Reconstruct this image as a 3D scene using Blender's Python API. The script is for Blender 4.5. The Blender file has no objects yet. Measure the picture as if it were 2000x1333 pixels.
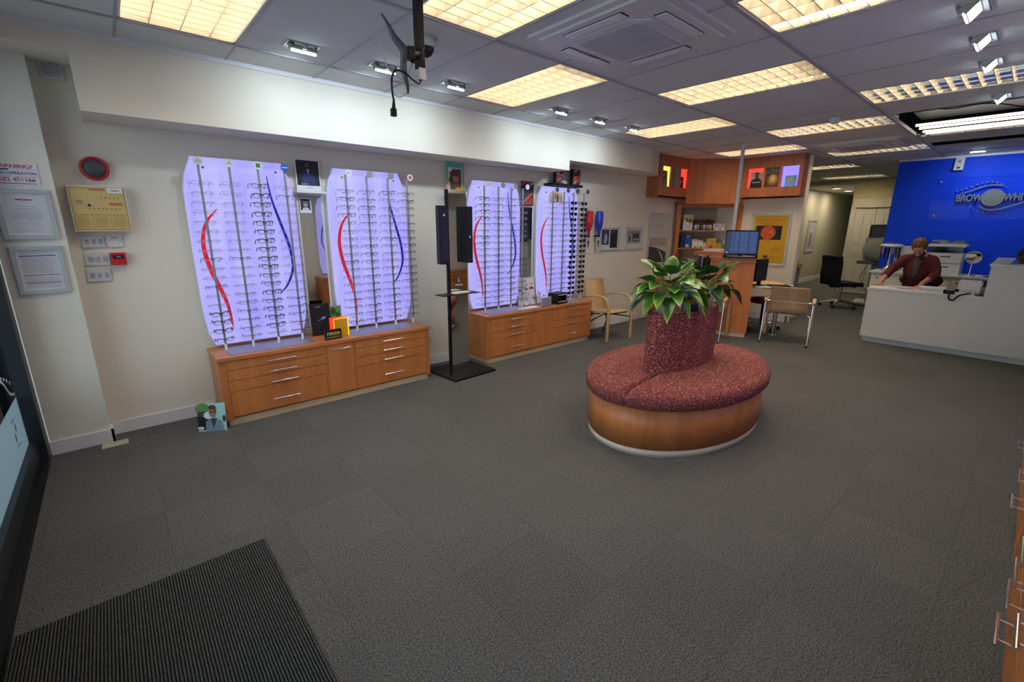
import bpy, bmesh, math, random
from mathutils import Vector, Matrix, Euler, Quaternion
random.seed(7)
D = bpy.data; SC = bpy.context.scene; COL = SC.collection
PI = math.pi
# ------------------------------------------------------------------ camera, world, exposure
cam_d = D.cameras.new('camera'); cam = D.objects.new('camera', cam_d); COL.objects.link(cam)
cam_d.sensor_width = 36.0; cam_d.lens = 882.4 / 2000 * 36.0; cam_d.clip_start = 0.02; cam_d.clip_end = 200
_yaw, _pit, _rol = math.radians(41.2656), math.radians(14.3971), math.radians(0.37994)
_f = Vector((math.cos(_pit)*math.sin(_yaw), math.cos(_pit)*math.cos(_yaw), -math.sin(_pit)))
_r = Vector((math.cos(_yaw), -math.sin(_yaw), 0)); _u = _r.cross(_f)
_r2 = math.cos(_rol)*_r + math.sin(_rol)*_u; _u2 = -math.sin(_rol)*_r + math.cos(_rol)*_u
cam.matrix_world = Matrix(((_r2.x, _u2.x, -_f.x, 0), (_r2.y, _u2.y, -_f.y, 0), (_r2.z, _u2.z, -_f.z, 1.6), (0, 0, 0, 1)))
SC.camera = cam
W = D.worlds.new('world'); SC.world = W; W.use_nodes = True
W.node_tree.nodes['Background'].inputs[0].default_value = (0.62, 0.74, 0.86, 1)
W.node_tree.nodes['Background'].inputs[1].default_value = 2.2
SC.view_settings.view_transform = 'Standard'; SC.view_settings.look = 'None'
SC.view_settings.gamma = 1; SC.view_settings.use_curve_mapping = False
SC.view_settings.exposure = 0.45
TUBE = 34.0        # fluorescent tubes
SPOTW = 1.9        # wall washers (W)
PANEL = 0.62       # lavender back-lit panels
# ------------------------------------------------------------------ materials
MATS = {}
def _new(name):
    m = D.materials.new(name); m.use_nodes = True; MATS[name] = m
    return m, m.node_tree, m.node_tree.nodes['Principled BSDF']
def mat(name, col, rough=0.5, metal=0.0, emis=None, es=1.0, coat=0, trans=0, ior=1.45, spec=None, alpha=1, noise=0, nscale=8, bump=0, bscale=60):
    m, nt, b = _new(name)
    b.inputs['Base Color'].default_value = (*col, 1); b.inputs['Roughness'].default_value = rough
    b.inputs['Metallic'].default_value = metal; b.inputs['IOR'].default_value = ior
    if coat: b.inputs['Coat Weight'].default_value = coat
    if trans: b.inputs['Transmission Weight'].default_value = trans
    if spec is not None: b.inputs['Specular IOR Level'].default_value = spec
    if alpha < 1: b.inputs['Alpha'].default_value = alpha
    if emis: b.inputs['Emission Color'].default_value = (*emis, 1); b.inputs['Emission Strength'].default_value = es
    if noise or bump:
        tc = nt.nodes.new('ShaderNodeTexCoord'); n = nt.nodes.new('ShaderNodeTexNoise')
        nt.links.new(tc.outputs['Object'], n.inputs['Vector'])
        n.inputs['Scale'].default_value = nscale; n.inputs['Detail'].default_value = 4
        if noise:
            mx = nt.nodes.new('ShaderNodeMix'); mx.data_type = 'RGBA'
            mx.inputs['A'].default_value = (*[c*(1-noise) for c in col], 1); mx.inputs['B'].default_value = (*[min(1, c*(1+noise)) for c in col], 1)
            nt.links.new(n.outputs['Fac'], mx.inputs['Factor']); nt.links.new(mx.outputs['Result'], b.inputs['Base Color'])
        if bump:
            n2 = nt.nodes.new('ShaderNodeTexNoise'); n2.inputs['Scale'].default_value = bscale
            nt.links.new(tc.outputs['Object'], n2.inputs['Vector'])
            bp = nt.nodes.new('ShaderNodeBump'); bp.inputs['Strength'].default_value = bump; bp.inputs['Distance'].default_value = 0.01
            nt.links.new(n2.outputs['Fac'], bp.inputs['Height']); nt.links.new(bp.outputs['Normal'], b.inputs['Normal'])
    return m
def wood(name, c1, c2, rough=0.42, axis='Z', sc=1.0, coat=0.05):
    m, nt, b = _new(name); L = nt.links
    tc = nt.nodes.new('ShaderNodeTexCoord'); mp = nt.nodes.new('ShaderNodeMapping')
    s = {'Z': (9, 9, .7), 'X': (.7, 9, 9), 'Y': (9, .7, 9)}[axis]
    mp.inputs['Scale'].default_value = [v*sc for v in s]
    n = nt.nodes.new('ShaderNodeTexNoise'); n.inputs['Scale'].default_value = 1.6; n.inputs['Detail'].default_value = 6; n.inputs['Distortion'].default_value = .6
    n2 = nt.nodes.new('ShaderNodeTexNoise'); n2.inputs['Scale'].default_value = 9; n2.inputs['Detail'].default_value = 3
    L.new(tc.outputs['Object'], mp.inputs['Vector']); L.new(mp.outputs['Vector'], n.inputs['Vector']); L.new(mp.outputs['Vector'], n2.inputs['Vector'])
    ad = nt.nodes.new('ShaderNodeMath'); ad.operation = 'MULTIPLY_ADD'; ad.inputs[1].default_value = .35
    L.new(n2.outputs['Fac'], ad.inputs[0]); L.new(n.outputs['Fac'], ad.inputs[2])
    cr = nt.nodes.new('ShaderNodeValToRGB'); cr.color_ramp.elements[0].position = .45; cr.color_ramp.elements[1].position = .95
    cr.color_ramp.elements[0].color = (*c1, 1); cr.color_ramp.elements[1].color = (*c2, 1)
    L.new(ad.outputs[0], cr.inputs['Fac']); L.new(cr.outputs['Color'], b.inputs['Base Color'])
    b.inputs['Roughness'].default_value = rough; b.inputs['Coat Weight'].default_value = coat; b.inputs['Coat Roughness'].default_value = .25
    return m
mat('wall_paint', (0.72, 0.665, 0.565), 0.75, noise=.03, nscale=2, bump=.05, bscale=220)
mat('pillar_paint', (0.70, 0.68, 0.60), 0.72, noise=.03, nscale=2, bump=.05, bscale=220)
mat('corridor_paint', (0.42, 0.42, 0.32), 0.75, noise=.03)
mat('yellow_paint', (0.52, 0.44, 0.26), 0.75, noise=.03)
mat('ceiling_tile', (0.62, 0.625, 0.61), 0.9, noise=.04, nscale=5, bump=.12, bscale=350)
mat('grid_white', (0.36, 0.35, 0.38), 0.5)
mat('skirting_white', (0.72, 0.70, 0.72), 0.35)
mat('door_paint', (0.66, 0.62, 0.50), 0.5)
mat('void_dark', (0.015, 0.013, 0.012), 0.9)
mat('blue_paint', (0.004, 0.055, 0.72), 0.55, spec=.2, noise=.05, nscale=3)
wood('cherry', (0.41, 0.128, 0.032), (0.56, 0.205, 0.058))
wood('cherry_h', (0.41, 0.128, 0.032), (0.56, 0.205, 0.058), axis='X')
wood('cherry_light', (0.42, 0.17, 0.075), (0.52, 0.23, 0.11))
wood('cherry_canopy', (0.32, 0.10, 0.028), (0.44, 0.155, 0.05), rough=.45)
wood('beech', (0.50, 0.30, 0.13), (0.62, 0.40, 0.19))
wood('beech_grey', (0.33, 0.21, 0.11), (0.42, 0.28, 0.15))
mat('plinth_beech', (0.60, 0.46, 0.28), 0.5, noise=.05)
mat('plinth_cream', (0.62, 0.56, 0.44), 0.45, noise=.04)
mat('chrome', (0.75, 0.76, 0.78), 0.12, 1.0)
mat('steel', (0.52, 0.52, 0.50), 0.3, 1.0)
mat('steel_matt', (0.40, 0.41, 0.42), 0.45, 0.85)
mat('rod_grey', (0.42, 0.43, 0.43), 0.35, 0.7)
mat('gold', (0.75, 0.45, 0.12), 0.25, 1.0)
mat('black_metal', (0.010, 0.010, 0.011), 0.45, spec=.2)
mat('black_plastic', (0.012, 0.012, 0.013), 0.45, spec=.25)
mat('black_gloss', (0.008, 0.008, 0.010), 0.12)
mat('black_cloth', (0.012, 0.012, 0.014), 0.9, spec=.2)
mat('dark_grey', (0.06, 0.06, 0.065), 0.5)
mat('mid_grey', (0.20, 0.20, 0.20), 0.5)
mat('vent_grey', (0.58, 0.58, 0.58), 0.6)
mat('frame_grey', (0.022, 0.027, 0.034), 0.4)
mat('aluminium', (0.52, 0.57, 0.59), 0.3, 0.35)
mat('white_gloss', (0.72, 0.71, 0.72), 0.3)
mat('white_laminate', (0.58, 0.575, 0.555), 0.35, noise=.02)
mat('white_plastic', (0.60, 0.60, 0.60), 0.4)
mat('cream_plastic', (0.62, 0.58, 0.48), 0.4)
mat('paper', (0.62, 0.61, 0.66), 0.7)
mat('paper_white', (0.75, 0.74, 0.76), 0.7)
mat('print_grey', (0.36, 0.35, 0.40), 0.7)
mat('print_dark', (0.05, 0.045, 0.05), 0.6)
mat('print_black', (0.012, 0.012, 0.014), 0.45)
mat('print_red', (0.55, 0.03, 0.03), 0.5)
mat('print_blue', (0.03, 0.08, 0.38), 0.5)
mat('print_navy', (0.012, 0.03, 0.12), 0.5)
mat('print_yellow', (0.50, 0.30, 0.012), 0.5)
mat('print_orange', (0.60, 0.16, 0.02), 0.5)
mat('print_brown', (0.11, 0.035, 0.018), 0.5)
mat('print_skin', (0.36, 0.19, 0.12), 0.5)
mat('print_skin_dark', (0.14, 0.055, 0.03), 0.5)
mat('print_green', (0.05, 0.20, 0.03), 0.5)
mat('print_leaf', (0.03, 0.09, 0.02), 0.5)
mat('print_teal', (0.12, 0.42, 0.34), 0.5)
mat('print_cyan', (0.35, 0.62, 0.62), 0.5)
mat('print_pink', (0.62, 0.30, 0.33), 0.5)
mat('print_jacket', (0.17, 0.26, 0.31), 0.6)
mat('print_sky', (0.50, 0.50, 0.50), 0.5)
mat('print_sand', (0.38, 0.33, 0.28), 0.5)
mat('print_amber', (0.58, 0.42, 0.17), 0.5)
mat('print_amber_dark', (0.35, 0.16, 0.03), 0.5)
mat('print_rust', (0.50, 0.08, 0.03), 0.5)
mat('print_cream', (0.60, 0.52, 0.36), 0.5)
mat('print_grass', (0.10, 0.26, 0.06), 0.5)
mat('sign_gold', (0.50, 0.42, 0.10), 0.4)
mat('red_plastic', (0.50, 0.015, 0.015), 0.35)
mat('red_gloss', (0.55, 0.02, 0.015), 0.15, coat=.5)
mat('blue_gloss', (0.02, 0.05, 0.45), 0.15, coat=.5)
mat('blue_badge', (0.03, 0.10, 0.40), 0.35)
mat('swoosh_red', (0.72, 0.02, 0.03), 0.4, emis=(.7, .01, .02), es=.25)
mat('swoosh_blue', (0.02, 0.02, 0.42), 0.4, emis=(.01, .01, .4), es=.15)
mat('seat_red', (0.16, 0.012, 0.014), 0.85)
mat('mirror', (0.62, 0.62, 0.60), 0.02, 1.0)
mat('lens', (0.9, 0.9, 0.95), 0.05, alpha=.10, spec=.6)
mat('sun_lens', (0.015, 0.012, 0.012), 0.08, spec=.6)
mat('sun_lens_blue', (0.02, 0.05, 0.14), 0.08, spec=.6)
mat('rim_black', (0.015, 0.013, 0.013), 0.3)
mat('rim_brown', (0.06, 0.02, 0.012), 0.3)
mat('rim_grey', (0.16, 0.15, 0.17), 0.3, 0.6)
mat('rim_lilac', (0.30, 0.28, 0.42), 0.3, 0.5)
mat('rim_red', (0.22, 0.02, 0.03), 0.3)
mat('pot_cream', (0.50, 0.42, 0.34), 0.25, coat=.3)
mat('pot_dot', (0.62, 0.72, 0.60), 0.4)
mat('soil', (0.03, 0.018, 0.01), 0.95)
mat('stem_green', (0.10, 0.20, 0.04), 0.5)
mat('trouser_black', (0.01, 0.01, 0.012), 0.9)
mat('scarf_grey', (0.075, 0.055, 0.065), 0.9, noise=.4, nscale=60)
mat('blouse', (0.085, 0.010, 0.010), 0.85, noise=.18, nscale=14, bump=.5, bscale=18)
mat('hair_auburn', (0.17, 0.080, 0.026), 0.7, noise=.55, nscale=55, bump=1, bscale=70)
mat('hair_black', (0.008, 0.007, 0.007), 0.6, noise=.3, nscale=50, bump=1, bscale=80)
mat('shirt_teal', (0.05, 0.25, 0.25), 0.8)
mat('skin_brown', (0.075, 0.032, 0.02), 0.5)
mat('sign_grey', (0.20, 0.20, 0.19), 0.45)
mat('acrylic_yellow', (0.60, 0.30, 0.01), 0.15, alpha=.82, emis=(.55, .28, .0), es=.12)
mat('acrylic_edge', (0.85, 0.80, 0.05), 0.2, emis=(.8, .8, 0), es=.5)
mat('acrylic_red', (0.9, 0.05, 0.01), 0.2, emis=(.9, .03, 0), es=.5)
mat('tubelight', (1, 1, 1), 0.4, emis=(1.0, 0.87, 0.68), es=TUBE)
mat('batten_tube', (1, 1, 1), 0.4, emis=(1.0, 0.90, 0.72), es=4)
mat('louvre', (0.80, 0.78, 0.72), 0.10, 1.0)
mat('louvre_cross', (0.40, 0.355, 0.28), 0.35)
mat('housing', (0.72, 0.70, 0.66), 0.5)
mat('spot_glow', (1, 1, 1), 0.4, emis=(0.72, 0.88, 1.0), es=14)
mat('rib_glow', (.3, .35, .4), 0.4, emis=(0.35, 0.5, 0.6), es=.9)
mat('down_glow', (1, 1, 1), 0.4, emis=(1.0, 0.62, 0.38), es=9)
mat('shelf_tan_shaded', (0.38, 0.32, 0.23), 0.7)  # shelf interior: shade under the canopy soffit is put into this darker tan
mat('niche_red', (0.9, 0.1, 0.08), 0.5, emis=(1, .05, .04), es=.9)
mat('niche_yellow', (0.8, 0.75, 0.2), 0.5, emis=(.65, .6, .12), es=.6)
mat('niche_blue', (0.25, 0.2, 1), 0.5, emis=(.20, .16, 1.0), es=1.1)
mat('niche_white', (0.5, 0.42, 0.36), 0.5)
mat('screen_blue', (0.02, 0.03, 0.06), 0.3, emis=(0.06, 0.125, 0.34), es=.38)
mat('screen_dark', (0.01, 0.012, 0.02), 0.3, emis=(0.03, 0.045, 0.075), es=.6)
mat('screen_line', (0.01, 0.01, 0.02), 0.4)
mat('purple_plastic', (0.09, 0.04, 0.22), 0.5)
mat('vf_grey', (0.30, 0.30, 0.24), 0.45)
mat('vf_pale', (0.36, 0.36, 0.29), 0.3, alpha=.85)
mat('vf_dark', (0.05, 0.05, 0.045), 0.4)
mat('tape', (0.42, 0.40, 0.33), 0.5)
mat('pavement', (0.30, 0.28, 0.27), 0.9, noise=.1)
def lavender():
    m, nt, b = _new('lavender_panel'); L = nt.links
    tc = nt.nodes.new('ShaderNodeTexCoord'); n = nt.nodes.new('ShaderNodeTexNoise'); n.inputs['Scale'].default_value = 2.6; n.inputs['Detail'].default_value = 2
    mp = nt.nodes.new('ShaderNodeMapping'); mp.inputs['Scale'].default_value = (3, 3, .6)
    L.new(tc.outputs['Object'], mp.inputs['Vector']); L.new(mp.outputs['Vector'], n.inputs['Vector'])
    cr = nt.nodes.new('ShaderNodeValToRGB'); cr.color_ramp.elements[0].position = .3; cr.color_ramp.elements[1].position = .7
    cr.color_ramp.elements[0].color = (0.36, 0.33, 1.0, 1); cr.color_ramp.elements[1].color = (0.52, 0.50, 1.0, 1)
    L.new(n.outputs['Fac'], cr.inputs['Fac']); L.new(cr.outputs['Color'], b.inputs['Emission Color'])
    b.inputs['Emission Strength'].default_value = PANEL; b.inputs['Base Color'].default_value = (.16, .15, .24, 1); b.inputs['Roughness'].default_value = .3
lavender()
def glassy(name, tint, alpha_mix=.92, rough=0.02):
    m = D.materials.new(name); m.use_nodes = True; MATS[name] = m; nt = m.node_tree; nt.nodes.clear(); L = nt.links
    o = nt.nodes.new('ShaderNodeOutputMaterial'); t = nt.nodes.new('ShaderNodeBsdfTransparent'); g = nt.nodes.new('ShaderNodeBsdfGlossy')
    fr = nt.nodes.new('ShaderNodeLayerWeight'); fr.inputs['Blend'].default_value = .12
    t.inputs[0].default_value = (*tint, 1); g.inputs['Roughness'].default_value = rough; mx = nt.nodes.new('ShaderNodeMixShader')
    L.new(fr.outputs['Fresnel'], mx.inputs[0]); L.new(t.outputs[0], mx.inputs[1]); L.new(g.outputs[0], mx.inputs[2]); L.new(mx.outputs[0], o.inputs[0])
glassy('clear_glass', (.92, .95, .95)); glassy('acrylic', (.90, .90, .95)); glassy('sign_plate', (.95, .97, 1.0)); glassy('tint_glass', (.55, .60, .62))
def frosted():
    m = D.materials.new('frosted'); m.use_nodes = True; MATS['frosted'] = m; nt = m.node_tree; b = nt.nodes['Principled BSDF']
    b.inputs['Base Color'].default_value = (.22, .29, .31, 1); b.inputs['Roughness'].default_value = .6
    tr = nt.nodes.new('ShaderNodeBsdfTranslucent'); tr.inputs[0].default_value = (.26, .34, .37, 1)
    mx = nt.nodes.new('ShaderNodeMixShader'); mx.inputs[0].default_value = .5
    nt.links.new(b.outputs[0], mx.inputs[1]); nt.links.new(tr.outputs[0], mx.inputs[2]); nt.links.new(mx.outputs[0], nt.nodes['Material Output'].inputs[0])
frosted()
def carpet():
    m, nt, b = _new('carpet'); L = nt.links; N = nt.nodes.new
    tc = N('ShaderNodeTexCoord')
    n1 = N('ShaderNodeTexNoise'); n1.inputs['Scale'].default_value = 130; n1.inputs['Detail'].default_value = 3; n1.inputs['Roughness'].default_value = .7
    n2 = N('ShaderNodeTexNoise'); n2.inputs['Scale'].default_value = 1.1; n2.inputs['Detail'].default_value = 2
    ck = N('ShaderNodeTexChecker'); ck.inputs['Scale'].default_value = 2.0; ck.inputs['Color1'].default_value = (1, 1, 1, 1); ck.inputs['Color2'].default_value = (.86, .86, .86, 1)
    br = N('ShaderNodeTexBrick'); br.offset = 0; br.inputs['Scale'].default_value = 1; br.inputs['Brick Width'].default_value = .5; br.inputs['Row Height'].default_value = .5
    br.inputs['Mortar Size'].default_value = .0025; br.inputs['Color1'].default_value = (1, 1, 1, 1); br.inputs['Color2'].default_value = (.93, .93, .93, 1); br.inputs['Mortar'].default_value = (.80, .80, .80, 1)
    for n in (n1, n2, ck, br): L.new(tc.outputs['Object'], n.inputs['Vector'])
    cr = N('ShaderNodeValToRGB'); cr.color_ramp.elements[0].position = .36; cr.color_ramp.elements[1].position = .66
    cr.color_ramp.elements[0].color = (0.040, 0.040, 0.040, 1); cr.color_ramp.elements[1].color = (0.160, 0.158, 0.156, 1)
    L.new(n1.outputs['Fac'], cr.inputs['Fac'])
    m1 = N('ShaderNodeMix'); m1.data_type = 'RGBA'; m1.blend_type = 'MULTIPLY'; m1.inputs['Factor'].default_value = 1
    L.new(cr.outputs['Color'], m1.inputs['A']); L.new(br.outputs['Color'], m1.inputs['B'])
    m2 = N('ShaderNodeMix'); m2.data_type = 'RGBA'; m2.blend_type = 'MULTIPLY'; m2.inputs['Factor'].default_value = .22
    L.new(m1.outputs['Result'], m2.inputs['A']); L.new(ck.outputs['Color'], m2.inputs['B'])
    m3 = N('ShaderNodeMix'); m3.data_type = 'RGBA'; m3.blend_type = 'MULTIPLY'; m3.inputs['Factor'].default_value = 1
    c3 = N('ShaderNodeValToRGB'); c3.color_ramp.elements[0].color = (.85, .85, .85, 1); c3.color_ramp.elements[1].color = (1.1, 1.1, 1.1, 1)
    L.new(n2.outputs['Fac'], c3.inputs['Fac']); L.new(m2.outputs['Result'], m3.inputs['A']); L.new(c3.outputs['Color'], m3.inputs['B'])
    L.new(m3.outputs['Result'], b.inputs['Base Color']); b.inputs['Roughness'].default_value = .95; b.inputs['Specular IOR Level'].default_value = .15
    bp = N('ShaderNodeBump'); bp.inputs['Strength'].default_value = .5; bp.inputs['Distance'].default_value = .006
    L.new(n1.outputs['Fac'], bp.inputs['Height']); L.new(bp.outputs['Normal'], b.inputs['Normal'])
carpet()
def doormat():
    m, nt, b = _new('ribbed_mat'); L = nt.links; N = nt.nodes.new
    tc = N('ShaderNodeTexCoord'); w = N('ShaderNodeTexWave'); w.wave_type = 'BANDS'; w.bands_direction = 'X'; w.inputs['Scale'].default_value = 29; w.inputs['Distortion'].default_value = .8; w.inputs['Detail'].default_value = 1
    n = N('ShaderNodeTexNoise'); n.inputs['Scale'].default_value = 170; n.inputs['Detail'].default_value = 2
    L.new(tc.outputs['Object'], w.inputs['Vector']); L.new(tc.outputs['Object'], n.inputs['Vector'])
    mu = N('ShaderNodeMath'); mu.operation = 'MULTIPLY'; L.new(w.outputs['Fac'], mu.inputs[0]); L.new(n.outputs['Fac'], mu.inputs[1])
    cr = N('ShaderNodeValToRGB'); cr.color_ramp.elements[0].position = .12; cr.color_ramp.elements[1].position = .62
    cr.color_ramp.elements[0].color = (.008, .008, .008, 1); cr.color_ramp.elements[1].color = (.10, .105, .10, 1)
    L.new(mu.outputs[0], cr.inputs['Fac']); L.new(cr.outputs['Color'], b.inputs['Base Color']); b.inputs['Roughness'].default_value = .95; b.inputs['Specular IOR Level'].default_value = .1
    bp = N('ShaderNodeBump'); bp.inputs['Strength'].default_value = .8; bp.inputs['Distance'].default_value = .006
    L.new(mu.outputs[0], bp.inputs['Height']); L.new(bp.outputs['Normal'], b.inputs['Normal'])
doormat()
def fabric(name, scl, rot):
    m, nt, b = _new(name); L = nt.links; N = nt.nodes.new
    tc = N('ShaderNodeTexCoord'); mp = N('ShaderNodeMapping'); mp.inputs['Scale'].default_value = scl; mp.inputs['Rotation'].default_value = (0, 0, rot)
    v = N('ShaderNodeTexVoronoi'); v.feature = 'F1'; v.inputs['Scale'].default_value = 1.0; v.inputs['Randomness'].default_value = .9
    L.new(tc.outputs['Object'], mp.inputs['Vector']); L.new(mp.outputs['Vector'], v.inputs['Vector'])
    cr = N('ShaderNodeValToRGB'); e = cr.color_ramp.elements; e[0].position = .30; e[0].color = (.105, .012, .024, 1); e[1].position = .80; e[1].color = (.36, .20, .14, 1)
    k = cr.color_ramp.elements.new(.52); k.color = (.17, .020, .030, 1)
    L.new(v.outputs['Distance'], cr.inputs['Fac']); L.new(cr.outputs['Color'], b.inputs['Base Color']); b.inputs['Roughness'].default_value = .9; b.inputs['Specular IOR Level'].default_value = .2
    bp = N('ShaderNodeBump'); bp.inputs['Strength'].default_value = .4; bp.inputs['Distance'].default_value = .004
    L.new(v.outputs['Distance'], bp.inputs['Height']); L.new(bp.outputs['Normal'], b.inputs['Normal'])
fabric('burgundy_fabric', (60, 60, 165), 0); fabric('burgundy_seat', (85, 165, 165), .45)
def leafmat(name, c_in, c_mid, c_edge):
    m, nt, b = _new(name); L = nt.links; N = nt.nodes.new
    at = N('ShaderNodeAttribute'); at.attribute_name = 'edge'; n = N('ShaderNodeTexNoise'); n.inputs['Scale'].default_value = 18
    tc = N('ShaderNodeTexCoord'); L.new(tc.outputs['Object'], n.inputs['Vector'])
    ad = N('ShaderNodeMath'); ad.operation = 'MULTIPLY_ADD'; ad.inputs[1].default_value = .7; ad.inputs[2].default_value = -.35
    L.new(n.outputs['Fac'], ad.inputs[0]); a2 = N('ShaderNodeMath'); a2.operation = 'ADD'; L.new(ad.outputs[0], a2.inputs[0]); L.new(at.outputs['Fac'], a2.inputs[1])
    cr = N('ShaderNodeValToRGB'); e = cr.color_ramp.elements; e[0].position = .1; e[0].color = (*c_in, 1); e[1].position = .95; e[1].color = (*c_edge, 1)
    k = e.new(.6); k.color = (*c_mid, 1)
    L.new(a2.outputs[0], cr.inputs['Fac']); L.new(cr.outputs['Color'], b.inputs['Base Color']); b.inputs['Roughness'].default_value = .35
leafmat('leaf_bright', (.025, .11, .012), (.09, .25, .02), (.46, .50, .035))
leafmat('leaf_deep', (.014, .065, .012), (.03, .12, .018), (.20, .30, .04))
def facemat():
    m, nt, b = _new('skin'); L = nt.links; N = nt.nodes.new
    b.inputs['Base Color'].default_value = (.40, .20, .13, 1); b.inputs['Roughness'].default_value = .5; b.inputs['Subsurface Weight'].default_value = .08
    return m
facemat()
# ------------------------------------------------------------------ mesh builder
class MB:
    def __init__(s): s.v = []; s.f = []; s.m = []; s.sm = []; s.mats = []; s.M = Matrix.Identity(4); s.cur = 0; s.smooth = False
    def mat(s, n):
        if n not in s.mats: s.mats.append(n)
        s.cur = s.mats.index(n); return s
    def at(s, loc=(0, 0, 0), rot=(0, 0, 0)): s.M = Matrix.Translation(loc) @ Euler(rot).to_matrix().to_4x4(); return s
    def add(s, vs, fs, smooth=None):
        b = len(s.v); s.v += [tuple(s.M @ Vector(v)) for v in vs]
        for f in fs: s.f.append([b+i for i in f]); s.m.append(s.cur); s.sm.append(s.smooth if smooth is None else smooth)
        return s
    def box(s, a, b, bev=0):
        x0, x1 = sorted((a[0], b[0])); y0, y1 = sorted((a[1], b[1])); z0, z1 = sorted((a[2], b[2]))
        if bev <= 0:
            return s.add([(x0,y0,z0),(x1,y0,z0),(x1,y1,z0),(x0,y1,z0),(x0,y0,z1),(x1,y0,z1),(x1,y1,z1),(x0,y1,z1)],
                  [(0,3,2,1),(4,5,6,7),(0,1,5,4),(1,2,6,5),(2,3,7,6),(3,0,4,7)], False)
        bm = bmesh.new(); bmesh.ops.create_cube(bm, size=1)
        for v in bm.verts: v.co = Vector(((x0+x1)/2+v.co.x*(x1-x0), (y0+y1)/2+v.co.y*(y1-y0), (z0+z1)/2+v.co.z*(z1-z0)))
        bmesh.ops.bevel(bm, geom=bm.edges[:], offset=bev, segments=2, affect='EDGES', profile=.7)
        bm.verts.index_update(); s.add([v.co.copy() for v in bm.verts], [[v.index for v in f.verts] for f in bm.faces], False); bm.free(); return s
    def cyl(s, p0, p1, r, r2=None, n=12, cap=True, smooth=True):
        p0, p1 = Vector(p0), Vector(p1); r2 = r if r2 is None else r2; d = (p1-p0).normalized()
        a = d.orthogonal().normalized(); b = d.cross(a); vs = []
        for p, q in ((p0, r), (p1, r2)):
            for i in range(n): t = 2*PI*i/n; vs.append(p+a*math.cos(t)*q+b*math.sin(t)*q)
        s.add(vs, [(i, (i+1) % n, n+(i+1) % n, n+i) for i in range(n)], smooth)
        if cap: s.add(vs, [tuple(reversed(range(n))), tuple(range(n, 2*n))], False)
        return s
    def tube(s, pts, r, n=8, closed=False, flat=1.0, cap=True):
        pts = [Vector(p) for p in pts]; m = len(pts); rs = r if isinstance(r, (list, tuple)) else [r]*m; vs = []; a = None
        for i, p in enumerate(pts):
            if closed: t = pts[(i+1) % m]-pts[i-1]
            else: t = pts[min(i+1, m-1)]-pts[max(i-1, 0)]
            t.normalize()
            a = t.orthogonal().normalized() if a is None else (a-t*a.dot(t)).normalized()
            b = t.cross(a)
            for k in range(n): w = 2*PI*k/n; vs.append(p+a*math.cos(w)*rs[i]+b*math.sin(w)*rs[i]*flat)
        fs = []
        for i in range(m if closed else m-1):
            for k in range(n): j = (i+1) % m; fs.append((i*n+k, i*n+(k+1) % n, j*n+(k+1) % n, j*n+k))
        s.add(vs, fs, True)
        if not closed and cap: s.add(vs, [tuple(reversed(range(n))), tuple(range((m-1)*n, m*n))], False)
        return s
    def lathe(s, prof, c=(0, 0, 0), n=28, sx=1, sy=1, smooth=True):
        vs = []; fs = []
        for (r, z) in prof:
            for i in range(n): t = 2*PI*i/n; vs.append((c[0]+r*sx*math.cos(t), c[1]+r*sy*math.sin(t), c[2]+z))
        for j in range(len(prof)-1):
            for i in range(n): fs.append((j*n+i, j*n+(i+1) % n, (j+1)*n+(i+1) % n, (j+1)*n+i))
        return s.add(vs, fs, smooth)
    def prism(s, poly, z0, z1):
        n = len(poly); vs = [(x, y, z0) for x, y in poly]+[(x, y, z1) for x, y in poly]
        return s.add(vs, [tuple(reversed(range(n))), tuple(range(n, 2*n))]+[(i, (i+1) % n, n+(i+1) % n, n+i) for i in range(n)], False)
    def prism_y(s, poly, y0, y1):      # outline in x,z pushed along y
        n = len(poly); vs = [(x, y0, z) for x, z in poly]+[(x, y1, z) for x, z in poly]
        return s.add(vs, [tuple(range(n)), tuple(reversed(range(n, 2*n)))]+[(i, n+i, n+(i+1) % n, (i+1) % n) for i in range(n)], False)
    def ball(s, c, r, n=14, m=9, rot=None):
        r = (r, r, r) if not isinstance(r, (tuple, list)) else r; vs = []; fs = []
        R = rot.to_matrix() if rot else Matrix.Identity(3); c = Vector(c)
        for j in range(m+1):
            ph = PI*j/m
            for i in range(n): t = 2*PI*i/n; vs.append(c+R@Vector((r[0]*math.sin(ph)*math.cos(t), r[1]*math.sin(ph)*math.sin(t), r[2]*math.cos(ph))))
        for j in range(m):
            for i in range(n): fs.append((j*n+i, (j+1)*n+i, (j+1)*n+(i+1) % n, j*n+(i+1) % n))
        return s.add(vs, fs, True)
    def build(s, name, parent=None, label=None, kind=None):
        me = D.meshes.new(name); me.from_pydata(s.v, [], s.f)
        for n in s.mats: me.materials.append(MATS[n])
        me.polygons.foreach_set('material_index', s.m); me.polygons.foreach_set('use_smooth', s.sm); me.validate(); me.update()
        o = D.objects.new(name, me); COL.objects.link(o)
        if parent: o.parent = parent
        if label: o['label'] = label
        if kind: o['kind'] = kind
        return o
def B(m): return MB().mat(m)
def thing(name, label, cat, loc=(0, 0, 0), rz=0, group=None):
    o = D.objects.new(name, None); COL.objects.link(o); o.location = loc; o.rotation_euler = (0, 0, rz); o.empty_display_size = .05
    o['label'] = label; o['category'] = cat
    if group: o['group'] = group
    return o
def tag(o, label, cat, group=None, kind=None):
    o['label'] = label; o['category'] = cat
    if group: o['group'] = group
    if kind: o['kind'] = kind
    return o
def kids(o): return [c for c in D.objects if c.parent == o]
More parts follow.
